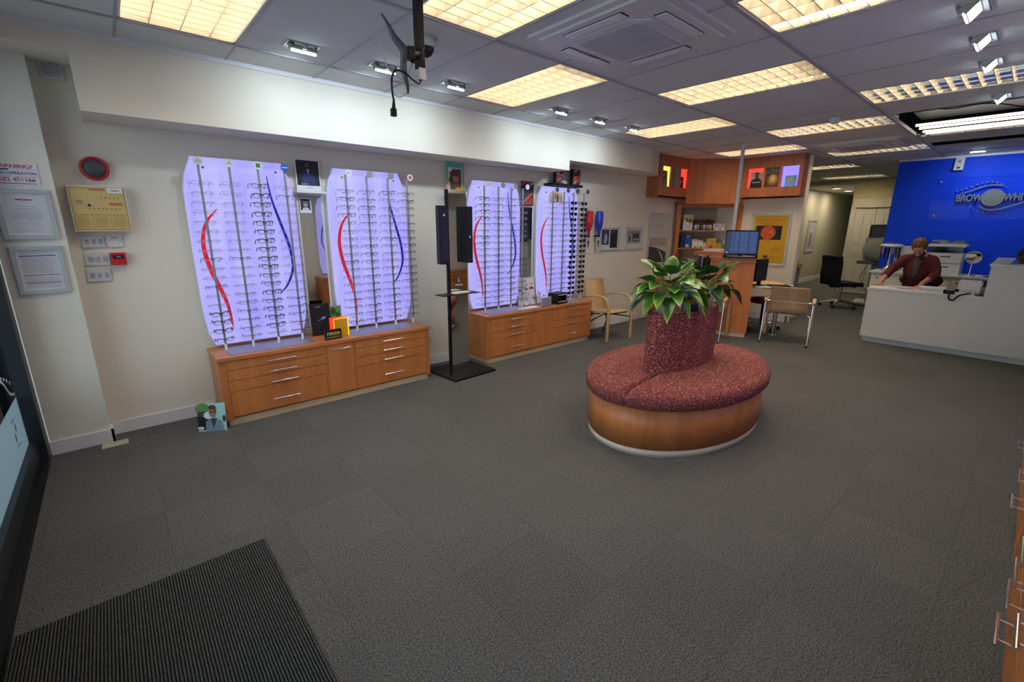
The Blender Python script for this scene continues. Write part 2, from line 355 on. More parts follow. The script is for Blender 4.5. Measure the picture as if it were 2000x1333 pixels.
def copy_tree(src, loc=None, rz=None, label=None, group=None, tree=None):
    def rec(o, par):
        c = o.copy(); COL.objects.link(c)
        if par: c.parent = par
        for ch in tree[o.name]: rec(ch, c)
        return c
    r = rec(src, None)
    if loc is not None: r.location = loc
    if rz is not None: r.rotation_euler = (0, 0, rz)
    if label: r['label'] = label
    if group: r['group'] = group
    return r
def treeof(o):
    t = {}
    def rec(x):
        t[x.name] = kids(x)
        for c in t[x.name]: rec(c)
    rec(o); return t
def struct(mb, name): return mb.build(name, kind='structure')
def text(name, body, size, loc, rot, m, parent, ext=.001, align='CENTER', sx=1.0, spacing=1.0, label=None, shear=0, bold=0):
    cu = D.curves.new(name, 'FONT'); cu.body = body; cu.size = size; cu.extrude = ext; cu.align_x = align; cu.align_y = 'CENTER'; cu.space_character = spacing; cu.shear = shear; cu.offset = bold
    t = D.objects.new(name+'_tmp', cu); COL.objects.link(t); t.scale = (sx, 1, 1)
    bpy.context.view_layer.update()
    me = D.meshes.new_from_object(t.evaluated_get(bpy.context.evaluated_depsgraph_get()))
    for v in me.vertices: v.co.x *= sx
    D.objects.remove(t); me.materials.clear(); me.materials.append(MATS[m])
    o = D.objects.new(name, me); COL.objects.link(o); o.location = loc; o.rotation_euler = rot
    if parent: o.parent = parent
    if label: o['label'] = label
    return o
FRONT = (PI/2, 0, 0)          # text facing -Y
def pic(mb, x0, z0, x1, z1, y, shapes, step=.0005):
    """flat print in the x,z plane facing -y; shapes in 0..1 of the print; each lies a hair in front of the one before"""
    X = lambda u: x0+(x1-x0)*u; Z = lambda v: z0+(z1-z0)*v
    for k, sh in enumerate(shapes):
        yy = y-step*(k+1); kind, args, m = sh[0], sh[1], sh[2]; mb.mat(m)
        if kind == 'r': a, b, c, d = args; P = [(a, b), (c, b), (c, d), (a, d)]
        elif kind == 'e': cx, cy, rx, ry = args; P = [(cx+rx*math.cos(2*PI*i/20), cy+ry*math.sin(2*PI*i/20)) for i in range(20)]
        else: P = args
        mb.add([(X(u), yy, Z(v)) for u, v in P], [tuple(range(len(P)))], False)
    return mb
def lines(x0, x1, ys, m, h=.008, jit=.15):
    return [('r', (x0, y-h/2, x1-random.uniform(0, jit)*(x1-x0), y+h/2), m) for y in ys]
def fr(mb, x0, z0, x1, z1, y0, y1, w, m):      # picture frame
    mb.mat(m); mb.box((x0, y0, z0), (x0+w, y1, z1)); mb.box((x1-w, y0, z0), (x1, y1, z1)); mb.box((x0+w, y0, z0), (x1-w, y1, z0+w)); mb.box((x0+w, y0, z1-w), (x1-w, y1, z1)); return mb
def swoosh(pts, w0, y, th, m):       # tapering ribbon in x,z
    n = len(pts); L = []; R_ = []
    for i, (x, z) in enumerate(pts):
        a = pts[max(i-1, 0)]; b = pts[min(i+1, n-1)]; dx, dz = b[0]-a[0], b[1]-a[1]; l = math.hypot(dx, dz); w = w0*math.sin(PI*min(1, max(0, (i+.25)/(n-.5))))**.6/2
        L.append((x-dz/l*w, z+dx/l*w)); R_.append((x+dz/l*w, z-dx/l*w))
    mb = B(m); vs = []
    for yy in (y-th, y): vs += [(x, yy, z) for x, z in L]+[(x, yy, z) for x, z in R_]
    fs = []
    for i in range(n-1):
        fs += [(i, i+1, n+i+1, n+i), (2*n+i, 3*n+i, 3*n+i+1, 2*n+i+1), (i, 2*n+i, 2*n+i+1, i+1), (n+i, n+i+1, 3*n+i+1, 3*n+i)]
    return mb.add(vs, fs, False)
def spline(P, k=6):
    out = []
    for i in range(len(P)-1):
        p0, p1, p2, p3 = P[max(i-1, 0)], P[i], P[i+1], P[min(i+2, len(P)-1)]
        for j in range(k):
            t = j/k; out.append(tuple(.5*((2*b)+(-a+c)*t+(2*a-5*b+4*c-d)*t*t+(-a+3*b-3*c+d)*t**3) for a, b, c, d in zip(p0, p1, p2, p3)))
    out.append(tuple(P[-1])); return out
ORD = ['first','second','third','fourth','fifth','sixth','seventh','eighth','ninth','tenth','eleventh','twelfth','thirteenth','fourteenth','fifteenth','sixteenth','seventeenth','eighteenth','nineteenth']
# ------------------------------------------------------------------ room shell
WY = 4.47; CZ = 2.72
struct(B('carpet').box((-.66, -2.3, -.06), (22, WY, 0)), 'floor')
struct(B('wall_paint').box((-.8, WY, 0), (8.7, WY+.12, 3.0)), 'wall_left')
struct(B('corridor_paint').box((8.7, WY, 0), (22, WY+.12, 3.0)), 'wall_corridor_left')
struct(B('pillar_paint').box((-.53, 4.325, 0), (-.205, WY, CZ)), 'wall_pillar')
struct(B('wall_paint').box((-.66, 4.04, 2.60), (0, WY, CZ)), 'trim_1')
struct(B('wall_paint').box((0, 4.04, 2.267), (4.48, WY, CZ)), 'trim_2')
struct(B('wall_paint').prism([(4.48, 4.04), (6.28, 4.04), (6.86, 4.27), (6.86, WY), (4.48, WY)], 2.385, CZ), 'trim_3')
struct(B('skirting_white').box((-.205, WY-.015, 0), (.49, WY, .10)).box((2.38, WY-.015, 0), (3.13, WY, .10)).box((5.05, WY-.015, 0), (7.75, WY, .10)), 'baseboard_left')
struct(B('skirting_white').box((-.545, 4.31, 0), (-.19, 4.325, .10)).box((-.205, 4.31, 0), (-.19, WY, .10)), 'baseboard_pillar')
struct(B('skirting_white').box((8.75, WY-.015, 0), (22, WY, .12)), 'baseboard_corridor')
struct(B('wall_paint').box((8.6, 2.65, 0), (8.75, WY, CZ)), 'wall_partition')
struct(B('skirting_white').box((8.585, 2.635, 0), (8.6, 3.7, .12)).box((8.585, 2.635, 0), (8.765, 2.65, .12)), 'baseboard_partition')
struct(B('blue_paint').box((10.5, -2.2, 0), (10.62, 1.86, 2.69)), 'wall_blue')
struct(B('skirting_white').box((10.46, -2.2, 2.69), (10.62, 1.86, CZ)), 'trim_4')
struct(B('yellow_paint').box((13.8, -2.2, 0), (13.92, 3.2, CZ)).box((13.8, 3.2, 2.62), (13.92, WY, CZ)), 'wall_far')
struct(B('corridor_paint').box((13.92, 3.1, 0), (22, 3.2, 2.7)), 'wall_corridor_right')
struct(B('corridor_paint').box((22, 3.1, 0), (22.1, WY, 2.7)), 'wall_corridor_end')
struct(B('wall_paint').box((-.8, -.90, 0), (7.1, -.78, 3.0)).box((7.1, -2.3, 0), (7.2, -.78, 3.0)).box((7.1, -2.4, 0), (14, -2.3, 3.0)), 'wall_right')
struct(B('wall_paint').box((-.66, -.78, 2.267), (7.1, -.22, CZ)), 'trim_5')
# ceiling: lay-in tiles 0.598 x 1.195, with the openings left out
GX = [.83+.598*k for k in range(-3, 36)]; GY = [-2.3, -1.1, .093, 1.29, 2.485, 3.68, WY]
LIGHTS = [(1, 4), (2, 3), (4, 4), (4, 2), (6, 3), (8, 4), (8, 2), (10, 3), (12, 4), (12, 2), (14, 3), (17, 4), (21, 4)]   # indices into GX (left edge), GY (near edge)
def gx(k): return .83+.598*(k-1)
FIX = []   # (x0,x1,y0,y1) of louvre lights
for x0, y0, y1, nm in [(.232, 2.485, 3.68, 'a'), (1.43, 1.29, 2.485, 'b'), (2.626, 2.485, 3.68, 'c'), (2.626, .093, 1.29, 'd'), (3.822, 1.29, 2.485, 'e'), (5.018, 2.485, 3.68, 'f'),
                       (5.018, .093, 1.29, 'g'), (6.214, 1.29, 2.485, 'h'), (7.41, 2.485, 3.68, 'i'), (8.606, 1.29, 2.485, 'j'), (10.4, 2.485, 3.68, 'k'), (12.792, 2.485, 3.68, 'l')]:
    FIX.append((x0, x0+.598, y0, y1))
HOLES = FIX + [(6.214, 7.41+.598, .093, 1.29), (8.606, 9.204, .093, 1.29), (6.214, 8.008, -1.1, .093), (8.606, 9.204, -1.1, .093)]
XL = sorted(set([round(.232+.598*k, 3) for k in range(-1, 37)]+[-.66])); XL = [x for x in XL if -.67 < x < 14.0]+[13.9]
ce = B('ceiling_tile')
for i in range(len(XL)-1):
    for j in range(len(GY)-1):
        xa, xb, ya, yb = XL[i], XL[i+1], GY[j], GY[j+1]; cx, cy = (xa+xb)/2, (ya+yb)/2
        if any(h[0]-.06 < xa and xb < h[1]+.06 and h[2] < cy < h[3] for h in HOLES): continue
        ce.box((xa, ya, CZ), (xb, yb, CZ+.018))
struct(ce, 'ceiling')
g = B('grid_white')
for x in XL[1:-1]: 
    for j in range(len(GY)-1):
        cy = (GY[j]+GY[j+1])/2
        if any(h[0]+.05 < x < h[1]-.05 and h[2] < cy < h[3] for h in HOLES): continue
        g.box((x-.007, GY[j], CZ-.004), (x+.007, GY[j+1], CZ+.03))
for y in GY[1:-1]: g.box((-.66, y-.013, CZ-.006), (13.8, y+.013, CZ+.03))
struct(g, 'trim_6')
struct(B('void_dark').box((-.7, -2.4, 3.25), (14, 4.6, 3.3)).box((-.72, -2.4, CZ+.03), (-.68, 4.6, 3.3)).box((13.92, -2.4, 2.74), (13.98, 4.6, 3.3)), 'trim_7')
struct(B('ceiling_tile').box((13.92, 3.2, 2.62), (22, WY, 2.66)), 'ceiling_corridor')
struct(B('skirting_white').box((-.66, 4.025, CZ-.03), (6.28, 4.04, CZ)), 'trim_8')     # shadow-gap angle along the bulkhead
# shopfront on the left
s = B('frame_grey')
s.box((-.64, 4.19, 0), (-.535, 4.325, 2.6)).box((-.64, -.78, 2.5), (-.535, 4.325, CZ)).box((-.64, -.78, .045), (-.58, 4.2, .17)).box((-.64, 1.6, .17), (-.56, 1.72, 2.5))
s.mat('black_metal').box((-.66, -.78, 0), (-.535, 4.2, .045))
struct(s, 'window_1')
struct(B('clear_glass').box((-.618, -.78, .17), (-.610, 4.19, 2.5)), 'window_2')
v = thing('window_vinyl', 'frosted vinyl band with small printed mark on the shop window', 'window vinyl', (-.6085, 3.6, 0))
B('frosted').add([(0, -4.2, .17), (0, .59, .17), (0, .59, .50), (0, -4.2, .56)], [(0, 1, 2, 3)]).build('frosted_band', v)
B('white_gloss').add([p for y, z in spline([(.58, .52), (.45, .56), (.33, .66), (.1, .74), (-.2, .70)], 6) for p in ((0, y, z-.008), (0, y, z+.010))], [(2*i, 2*i+2, 2*i+3, 2*i+1) for i in range(24)]).build('wave_line', v)
for i in range(7):
    y = .52-.07*i; z = .60+.035*i-.0028*i*i; B('white_gloss').add([(0, y, z), (0, y+.022, z), (0, y+.022, z+.022), (0, y, z+.022)], [(0, 1, 2, 3)]).build('dot', v)
mk = B('mid_grey')
for (y, z, a, b) in [(.33, .375, .020, .030), (.27, .325, .020, .030)]: mk.add([(.0006, y+a*math.cos(t*PI/8), z+b*math.sin(t*PI/8)) for t in range(16)], [tuple(range(16))])
mk.add([(.0006, .36, .43), (.0006, .25, .435), (.0006, .25, .428), (.0006, .36, .422)], [(0, 1, 2, 3)]).add([(.0006, .36, .27), (.0006, .25, .275), (.0006, .25, .268), (.0006, .36, .262)], [(0, 1, 2, 3)])
mk.build('printed_mark', v)
struct(B('pavement').box((-8, -8, -.1), (-.66, 14, -.02)), 'trim_9')
# far panelled doors with arched casing
d = B('door_paint')
d.box((13.74, 1.9, 2.06), (13.8, 3.16, 2.26)).box((13.75, 3.08, 0), (13.8, 3.18, 2.1))
for k in range(3):
    y1 = 3.08-.40*k; y0 = y1-.39
    d.box((13.765, y0, .02), (13.795, y1, 2.04))
    for (ya, yb) in ((.05, .17), (.22, .34)):
        for (za, zb) in ((.15, .78), (.92, 1.15+.0), (1.22, 1.92)): d.box((13.752, y0+ya, za), (13.765, y0+yb, zb))
struct(d, 'door_1')
# ------------------------------------------------------------------ louvre lights
def louvre_light(x0, x1, y0, y1, label):
    t = thing('louvre_light', label, 'ceiling light', (x0, y0, CZ), 0, 'fluorescent louvre lights in the ceiling'); w, l = x1-x0, y1-y0
    B('louvre').box((.006, .006, .002), (.02, l-.006, .13)).box((w-.02, .006, .002), (w-.006, l-.006, .13)).box((.02, .006, .002), (w-.02, .02, .13)).box((.02, l-.02, .002), (w-.02, l-.006, .13)).mat('housing').box((.006, .006, .13), (w-.006, l-.006, .14)).build('housing', t)
    lv = B('louvre')
    def blade(a, b, hx, hy):      # parabolic blade: wide at the top, sharp below
        n = 4; ax = Vector((b[0]-a[0], b[1]-a[1], 0)).normalized(); nx = Vector((-ax.y, ax.x, 0))
        for sg in (-1, 1):
            vs = []
            for i in range(n+1):
                f = i/n; off = .002+.013*f*f; z = .004+.058*f
                vs += [Vector((*a, z))+nx*sg*off, Vector((*b, z))+nx*sg*off]
            lv.add(vs, [(2*i, 2*i+1, 2*i+3, 2*i+2) if sg < 0 else (2*i, 2*i+2, 2*i+3, 2*i+1) for i in range(n)], True)
        lv.add([Vector((*a, .004))-nx*.002, Vector((*b, .004))-nx*.002, Vector((*b, .004))+nx*.002, Vector((*a, .004))+nx*.002], [(0, 1, 2, 3)], False)
    for k in range(1, 4): blade((w*k/4, .02), (w*k/4, l-.02), 0, 0)
    lv.mat('louvre_cross')
    for k in range(0, 14): blade((.02, .02+(l-.04)*k/13), (w-.02, .02+(l-.04)*k/13), 0, 0)
    lv.build('louvre_grid', t)
    for k in range(4):
        xx = w*(k+.5)/4; B('tubelight').cyl((xx, .06, .098), (xx, l-.06, .098), .013, n=8).build('tube', t)
    return t
LL = ['bright louvre light nearest the shop window, at top left', 'louvre light behind the hanging screen bracket, beside the dome camera', 'louvre light between the first three and last three left-hand spotlights',
      'louvre light cut by the top edge, right of the big air conditioner', 'long louvre light just right of the big air conditioner', 'louvre light beyond the last left-hand spotlight',
      'louvre light beside the third right-hand spotlight, at right edge', 'louvre light next to the smoke detector', 'louvre light above the cherry canopy in front of the white pole',
      'louvre light just past the far air conditioner', 'louvre light at the mouth of the corridor, nearer one', 'faint louvre light farthest away, before the corridor downlights']
for f, lb in zip(FIX, LL): louvre_light(*f, lb)
t = thing('batten_light', 'bare fluorescent light with its louvre hanging in the open ceiling gap', 'ceiling light', (7.41, .093, CZ))
B('mid_grey').box((.02, -1.19, .20), (.58, 1.19, .23)).build('housing', t)
for xx in (.06, .30): B('batten_tube').cyl((xx, -1.15, .06), (xx, 1.15, .06), .014, n=8).build('tube', t)
lv = B('louvre')
for k in range(24): lv.box((.44, -1.15+.1*k, .0), (.57, -1.145+.1*k, .045))
lv.box((.43, -1.17, 0), (.435, 1.17, .05)).box((.572, -1.17, 0), (.58, 1.17, .05)); lv.build('louvre_grid', t)
# wires and foil in the gap
w = MB().mat('black_plastic').tube(spline([(6.3, 1.2, 2.85), (6.6, .9, 2.77), (6.9, .6, 2.82), (7.2, .2, 2.76), (7.3, -.4, 2.8)]), .006)
tag(w.build('loose_cable'), 'loose black cable lying in the open dark ceiling gap', 'cable')
# ------------------------------------------------------------------ adjustable spotlights
def aim(o, d): o.rotation_euler = Vector(d).to_track_quat('-Z', 'Y').to_euler()
def spot(x, y, sgn, label, power, glow='spot_glow', axis='y'):
    rz = 0 if sgn > 0 else PI
    if axis == 'x': rz = -PI/2
    t = thing('ceiling_spotlight', label, 'spotlight', (x, y, CZ), rz, 'recessed wall-washing spotlights')
    f = B('steel'); fr2 = [(-.10, -.06, .10, -.052), (-.10, .052, .10, .06), (-.10, -.052, -.09, .052), (.09, -.052, .10, .052)]
    for a, b, c, d_ in fr2: f.box((a, b, -.006), (c, d_, .004))
    f.build('frame', t)
    # lamp body: a tilted tray whose open face looks towards +y (the wall)
    b = MB().mat('steel'); b.at((0, -.01, -.012), (math.radians(48), 0, 0))
    b.box((-.082, -.035, .012), (.082, .035, .022)).box((-.082, -.035, -.02), (-.076, .035, .012)).box((.076, -.035, -.02), (.082, .035, .012)).box((-.076, -.035, -.02), (.076, -.030, .012)).box((-.076, .030, -.02), (.076, .035, .012))
    for k in range(10): b.box((-.06+.013*k, -.03, .022), (-.055+.013*k, .03, .030))
    b.build('lamp_body', t)
    gl = MB().mat(glow); gl.at((0, -.01, -.012), (math.radians(48), 0, 0)); gl.box((-.072, -.026, -.008), (.072, .026, -.004)); gl.box((-.078, -.040, -.016), (.078, -.0355, -.004))
    gl.mat('rib_glow')
    for k in range(10):
        if k not in (4, 5): gl.box((-.0555+.013*k, -.02, .0221), (-.0485+.013*k, .015, .0228))
    gl.build('lamp_glass', t)
    B('steel').box((-.012, -.055, -.035), (.012, -.05, .0)).build('clip', t)
    L = D.lights.new('spotlight_lamp', 'AREA'); L.shape = 'RECTANGLE'; L.size = .14; L.size_y = .05; L.energy = power; L.color = (.72, .87, 1.0); L.spread = math.radians(125)
    lo = D.objects.new('spotlight_lamp', L); COL.objects.link(lo); lo.parent = t; lo.location = (0, .025, -.06); aim(lo, (0, .72, -.62))
    return t
SL = ['cool white spotlight nearest the shop window, left row', 'cool white spotlight half hidden behind the hanging bracket', 'cool white spotlight just right of the hanging bracket',
      'cool white left-hand spotlight, first of three beyond the long louvre light', 'cool white left-hand spotlight, middle of the far three', 'cool white left-hand spotlight, farthest of its row']
for (x, lb) in zip((1.15, 1.72, 2.335, 3.59, 4.20, 4.83), SL): spot(x, 3.40, 1, lb, SPOTW)
SR = ['glaring white right-hand spotlight at the top right corner', 'glaring white right-hand spotlight, second from the top', 'glaring white right-hand spotlight just above the yellowish louvre light', 'glaring white right-hand spotlight beside the open ceiling gap']
for (x, lb) in zip((3.60, 4.2, 4.82, 6.07), SR): spot(x, .46, -1, lb, SPOTW*.8)
for (y, lb) in ((.85, 'slim spotlight over the blue wall, left of the pair'), (.10, 'slim spotlight over the blue wall, cut by the right edge')): spot(9.75, y, 1, lb, SPOTW*.9, axis='x')
for i, x in enumerate((15.15, 16.35)):
    t = thing('downlight', ['round warm downlight in the corridor, nearer one', 'round warm downlight in the corridor, farther one'][i], 'downlight', (x, 3.93, 2.62), 0, 'warm corridor downlights')
    B('white_gloss').lathe([(.10, .0), (.13, .0), (.13, -.008), (.10, -.012), (.10, 0)]).build('bezel', t); B('down_glow').lathe([(.0, -.006), (.10, -.006), (.10, .0)]).build('lamp_glass', t)
    L = D.lights.new('downlight_lamp', 'AREA'); L.shape = 'DISK'; L.size = .18; L.energy = 10; L.color = (1, .82, .62); lo = D.objects.new('downlight_lamp', L); COL.objects.link(lo); lo.parent = t; lo.location = (0, 0, -.03)
# ------------------------------------------------------------------ ceiling cassettes, camera, detector
def cassette(cx, cy, s, label, rz=0):
    t = thing('ceiling_air_conditioner', label, 'air conditioner', (cx, cy, CZ), rz); h = s/2
    p = B('white_plastic'); p.prism([(-h+.05, -h), (h-.05, -h), (h, -h+.05), (h, h-.05), (h-.05, h), (-h+.05, h), (-h, h-.05), (-h, -h+.05)], -.018, 0)
    p.prism([(-h+.10, -h+.05), (h-.10, -h+.05), (h-.05, -h+.10), (h-.05, h-.10), (h-.10, h-.05), (-h+.10, h-.05), (-h+.05, h-.10), (-h+.05, -h+.10)], -.032, -.018); p.build('panel', t)
    q = h*.52; gr = B('white_plastic'); fr_ = [(-q-.03, -q-.03+.09), (-q-.03+.09, -q-.03), (q-.06, -q-.03), (q+.03, -q+.06), (q+.03, q-.06), (q-.06, q+.03), (-q+.06, q+.03), (-q-.03, q-.06)]
    gr.prism(fr_, -.040, -.032); gr.mat('vent_grey')
    n = 40
    for k in range(n): yy = -q+.02+(2*q-.04)*k/n; gr.box((-q+.02, yy, -.045), (q-.02, yy+(2*q-.04)/n*.55, -.040))
    gr.build('intake_grille', t)
    for a in range(4):
        v = MB(); v.at((0, 0, 0), (0, 0, a*PI/2)); v.mat('black_plastic').box((-q*.86, -h*.80, -.0335), (q*.86, -h*.64, -.0325)); v.mat('white_gloss').box((-q*.82, -h*.79, -.040), (q*.82, -h*.655, -.034)); v.build('air_vane', t)
    B('dark_grey').box((-.03, h*.60, -.0405), (.06, h*.64, -.0400)).build('badge', t, 'small dark maker badge')
cassette(2.59, 1.885, .93, 'large square white ceiling air conditioner near the camera')
cassette(8.15, 1.86, .93, 'distant square ceiling air conditioner near the open ceiling gap')
t = thing('dome_camera', 'white dome security camera behind the hanging screen bracket', 'camera', (1.69, 2.76, CZ))
B('white_plastic').lathe([(0, 0), (.065, 0), (.065, -.03), (.058, -.05), (0, -.05)]).build('housing', t); B('black_gloss').lathe([(.050, -.05), (.050, -.065), (.036, -.092), (.015, -.104), (0, -.106)]).build('dome', t)
t = thing('smoke_detector', 'round white smoke detector on ceiling beside a louvre light', 'smoke detector', (6.04, 1.69, CZ))
B('white_plastic').lathe([(0, 0), (.06, 0), (.06, -.018), (.045, -.02)]).build('base', t); B('cream_plastic').lathe([(.045, -.018), (.045, -.038), (.03, -.048), (0, -.05)]).build('sensor', t)
t = thing('air_vent', 'small white louvred vent high on the wall beside the pillar', 'vent', (-.10, WY, 2.56))
a = B('white_plastic').box((-.055, -.02, -.055), (.055, 0, .055), .004)
a.build('casing', t); a = B('print_grey')
for k in range(9): a.box((-.045, -.024, -.036+.009*k), (.045, -.02, -.0325+.009*k))
a.build('slats', t)
# hanging screen bracket
t = thing('screen_bracket', 'black screen bracket hanging from ceiling pole without a screen', 'bracket', (1.28, 2.15, 0))
B('black_metal').box((-.018, -.018, 2.33), (.018, .018, CZ)).build('drop_pole', t)
B('white_plastic').box((-.016, -.020, 2.285), (.020, .020, 2.335)).build('pole_end', t, 'white plug on pole end')
a = B('black_metal'); a.tube([(0, 0, 2.40), (-.03, -.01, 2.385), (-.06, -.02, 2.375)], .02); a.box((-.085, -.045, 2.355), (-.05, .0, 2.405)); a.cyl((-.05, -.02, 2.345), (-.05, -.02, 2.415), .009); a.cyl((0, 0, 2.375), (0, 0, 2.42), .024); a.build('swivel_arm', t)
pl = B('dark_grey')
pts = [(-.20, 2.515), (-.185, 2.50), (-.145, 2.44), (-.115, 2.415), (-.10, 2.40), (-.098, 2.37), (-.105, 2.33), (-.10, 2.29), (-.088, 2.25), (-.084, 2.212)]
pl.add([p for x, z in pts for p in ((x, -.012-.03*math.sin(PI*(2.515-z)/.303)**2*.2, z), (x+.012, -.010-.028*abs(math.sin(PI*(2.515-z)/.303))**1.2, z), (x+.014, .01+.028*abs(math.sin(PI*(2.515-z)/.303))**1.2, z))],
       [q for i in range(len(pts)-1) for q in ((3*i, 3*i+1, 3*i+4, 3*i+3), (3*i+1, 3*i+2, 3*i+5, 3*i+4), (3*i+2, 3*i, 3*i+3, 3*i+5))], False)
pl.build('mounting_plate', t)
B('black_plastic').tube(spline([(0, 0, 2.29), (-.02, -.02, 2.262), (-.06, -.03, 2.27), (-.10, -.02, 2.295), (-.135, .0, 2.30), (-.155, .0, 2.26), (-.155, 0, 2.20), (-.150, 0, 2.17)]), .0045).build('power_cable', t)
B('black_plastic').box((-.166, -.01, 2.10), (-.142, .012, 2.135), .003).cyl((-.153, 0, 2.13), (-.150, 0, 2.175), .010, .005).build('plug', t)
B('cream_plastic').tube(spline([(-.02, 0, 2.39), (-.05, -.01, 2.34), (-.08, 0, 2.27), (-.13, .02, 2.24), (-.15, .02, 2.21), (-.12, .0, 2.19), (-.085, 0, 2.21), (-.06, 0, 2.25), (-.10, .01, 2.27), (-.16, .01, 2.30), (-.185, 0, 2.35), (-.16, 0, 2.375), (-.11, 0, 2.36)]), .0028).build('signal_cable', t)
# ------------------------------------------------------------------ low drawer cabinets
def bar_handle(parent, cx, z, L=.21, y=-.0):
    B('chrome').cyl((cx-L/2, y-.038, z), (cx+L/2, y-.038, z), .0062, n=10).cyl((cx-L*.3, y, z), (cx-L*.3, y-.038, z), .0045, n=8).cyl((cx+L*.3, y, z), (cx+L*.3, y-.038, z), .0045, n=8).build('handle', parent, 'polished metal bar handle')
def cabinet(loc, label, w=1.885, rz=0, inset=True):
    t = thing('display_cabinet', label, 'cabinet', loc, rz, 'low cherry drawer cabinets'); d = .43
    B('plinth_beech').box((.02, .02, 0), (w-.02, d, .055)).build('plinth', t, 'pale beech plinth')
    c = B('cherry'); c.box((.0, .018, .055), (.018, d, .545)).box((w-.018, .018, .055), (w, d, .545)).box((.018, .022, .055), (w-.018, d, .072)).box((.018, d-.01, .072), (w-.018, d, .545)).box((.018, .0, .055), (.05, .03, .545)).box((w-.05, 0, .055), (w-.018, .03, .545))
    c.box((0, 0, .055), (.018, .018, .545)).box((w-.018, 0, .055), (w, .018, .545)).box((.815, .0, .072), (.83, .03, .545)).box((1.075, .0, .072), (1.09, .03, .545)).build('carcass', t)
    B('cherry_h').box((-.008, -.012, .545), (w+.008, d, .575), .003).build('top', t)
    zs = [(.076, .283, .165), (.287, .374, .318), (.378, .464, .412), (.468, .541, .503)]
    for (xa, xb) in ((.052, .812), (1.093, w-.052)):
        for (za, zb, zh) in zs:
            dr = B('cherry').box((xa, -.002, za), (xb, .02, zb), .0015).build('drawer', t); bar_handle(dr, (xa+xb)/2+(.02 if xa < .5 else 0), zh)
    dr = B('cherry').box((.833, -.002, .076), (1.072, .02, .541), .0015).build('door', t); bar_handle(dr, .952, .503, .17)
    for (xa, xb) in ((.10, .77), (1.12, 1.80)):
        p = B('steel_matt').box((xa, .05, .575), (xb, .35, .578)).build('glass_inset', t, 'grey glass panel set in the top')
        for q in range(4): B('chrome').cyl((xa+.06+q*(xb-xa-.12)/3, .10, .578), (xa+.06+q*(xb-xa-.12)/3, .10, .590), .007, n=8).build('stud', p)
    return t
cabinet((.495, 4.035, 0), 'long low cherry drawer cabinet under the two displays nearest the shop window')
cabinet((3.15, 4.035, 0), 'long low cherry drawer cabinet between the black mirror stand and wooden armchair')
cabinet((2.70, -.205, 0), 'cherry drawer cabinet at the right edge, nearest the camera', rz=PI)
cabinet((4.93, -.205, 0), 'cherry drawer cabinet at the right edge, second along', rz=PI)
cabinet((6.95, -.345, 0), 'cherry drawer cabinet outside the picture, seen only in the stand mirror', rz=PI)
# ------------------------------------------------------------------ lit display panels
def light_panel(cx, label, mirror=False, fitted=True):
    t = thing('lit_display_panel', label, 'display panel', (cx, WY if not mirror else -.78, 0), 0 if not mirror else PI, 'lavender lit display panels'); h = .40
    P = [(-.345, .60), (-.385, .70), (-.402, .92), (-.405, 1.40), (-.40, 1.86), (-.375, 1.98), (-.325, 2.10), (.325, 2.10), (.375, 1.98), (.40, 1.82), (.405, 1.40), (.402, .80), (.385, .70), (.345, .60)]
    B('skirting_white').prism_y(P, -.055, -.004).build('backing', t)
    B('lavender_panel').prism_y([(x*.985, 1.35+(z-1.35)*.993) for x, z in P], -.075, -.055).build('lit_face', t)
    swoosh(spline([(-.195, 1.71), (-.285, 1.60), (-.325, 1.44), (-.305, 1.25), (-.245, 1.04), (-.215, .90), (-.205, .74)], 5), .032, -.077, .003, 'swoosh_red').build('red_curve', t, 'thin curved red stripe')
    swoosh(spline([(.195, 1.99), (.215, 1.80), (.265, 1.60), (.315, 1.40), (.325, 1.22), (.265, 1.07), (.19, .99)], 5), .024, -.077, .003, 'swoosh_blue').build('blue_curve', t, 'thin curved dark blue stripe')
    for x in (-.25, .27): B('gold').cyl((x, -.075, 2.02), (x, -.082, 2.02), .010, n=10).build('screw_cap', t)
    return t
PX = [.897, 1.985, 3.575, 4.685]; PN = ['leftmost', 'second', 'third', 'rightmost']
PL = ['lavender lit display panel nearest the shop window, behind the first four rods', 'lavender lit display panel above the yellow acrylic block, second from left', 'lavender lit display panel right of the black mirror stand', 'lavender lit display panel behind the sunglasses, beside the bottles']
for x, lb in zip(PX, PL): light_panel(x, lb)
light_panel(1.3, 'lavender lit panel on right wall, seen only in the mirrors, nearer the window', True); light_panel(2.3, 'lavender lit panel on right wall, seen only in the mirrors, farther from the window', True)
light_panel(3.6, 'lavender lit panel on right wall outside the picture, third along', True); light_panel(4.6, 'lavender lit panel on right wall outside the picture, last along', True)
# ------------------------------------------------------------------ rods and spectacles
RX = [[.603, .806, 1.008, 1.208], [1.725, 1.925, 2.14, 2.345], [3.325, 3.535, 3.735, 3.925], [4.455, 4.668, 4.86, 5.07]]
RY = 4.285; NR = 18
def zrow(k): return 1.905-.0722*k
def rod_proto():
    t = thing('display_rod', 'x', 'display rod', (0, 0, 0), 0, 'spectacle display rods')
    B('rod_grey').box((-.008, -.006, .578), (.008, .010, 2.035), .002).build('rod', t)
    B('white_gloss').cyl((0, 0, .577), (0, 0, .63), .011, n=10).build('foot', t, 'white foot sleeve')
    B('steel').cyl((0, .01, 1.88), (0, .10, 1.88), .005, n=8).cyl((0, .01, .70), (0, .10, .70), .005, n=8).build('wall_bracket', t)
    hb = B('rod_grey').box((-.088, -.0015, -.0015), (.088, .0015, .0015)).build('holder_bar', t); hb.location = (0, .014, zrow(0)-.012)
    for k in range(1, NR): c = hb.copy(); COL.objects.link(c); c.parent = t; c.location = (0, .014, zrow(k)-.012)
    return t
rp = rod_proto(); rtree = treeof(rp)
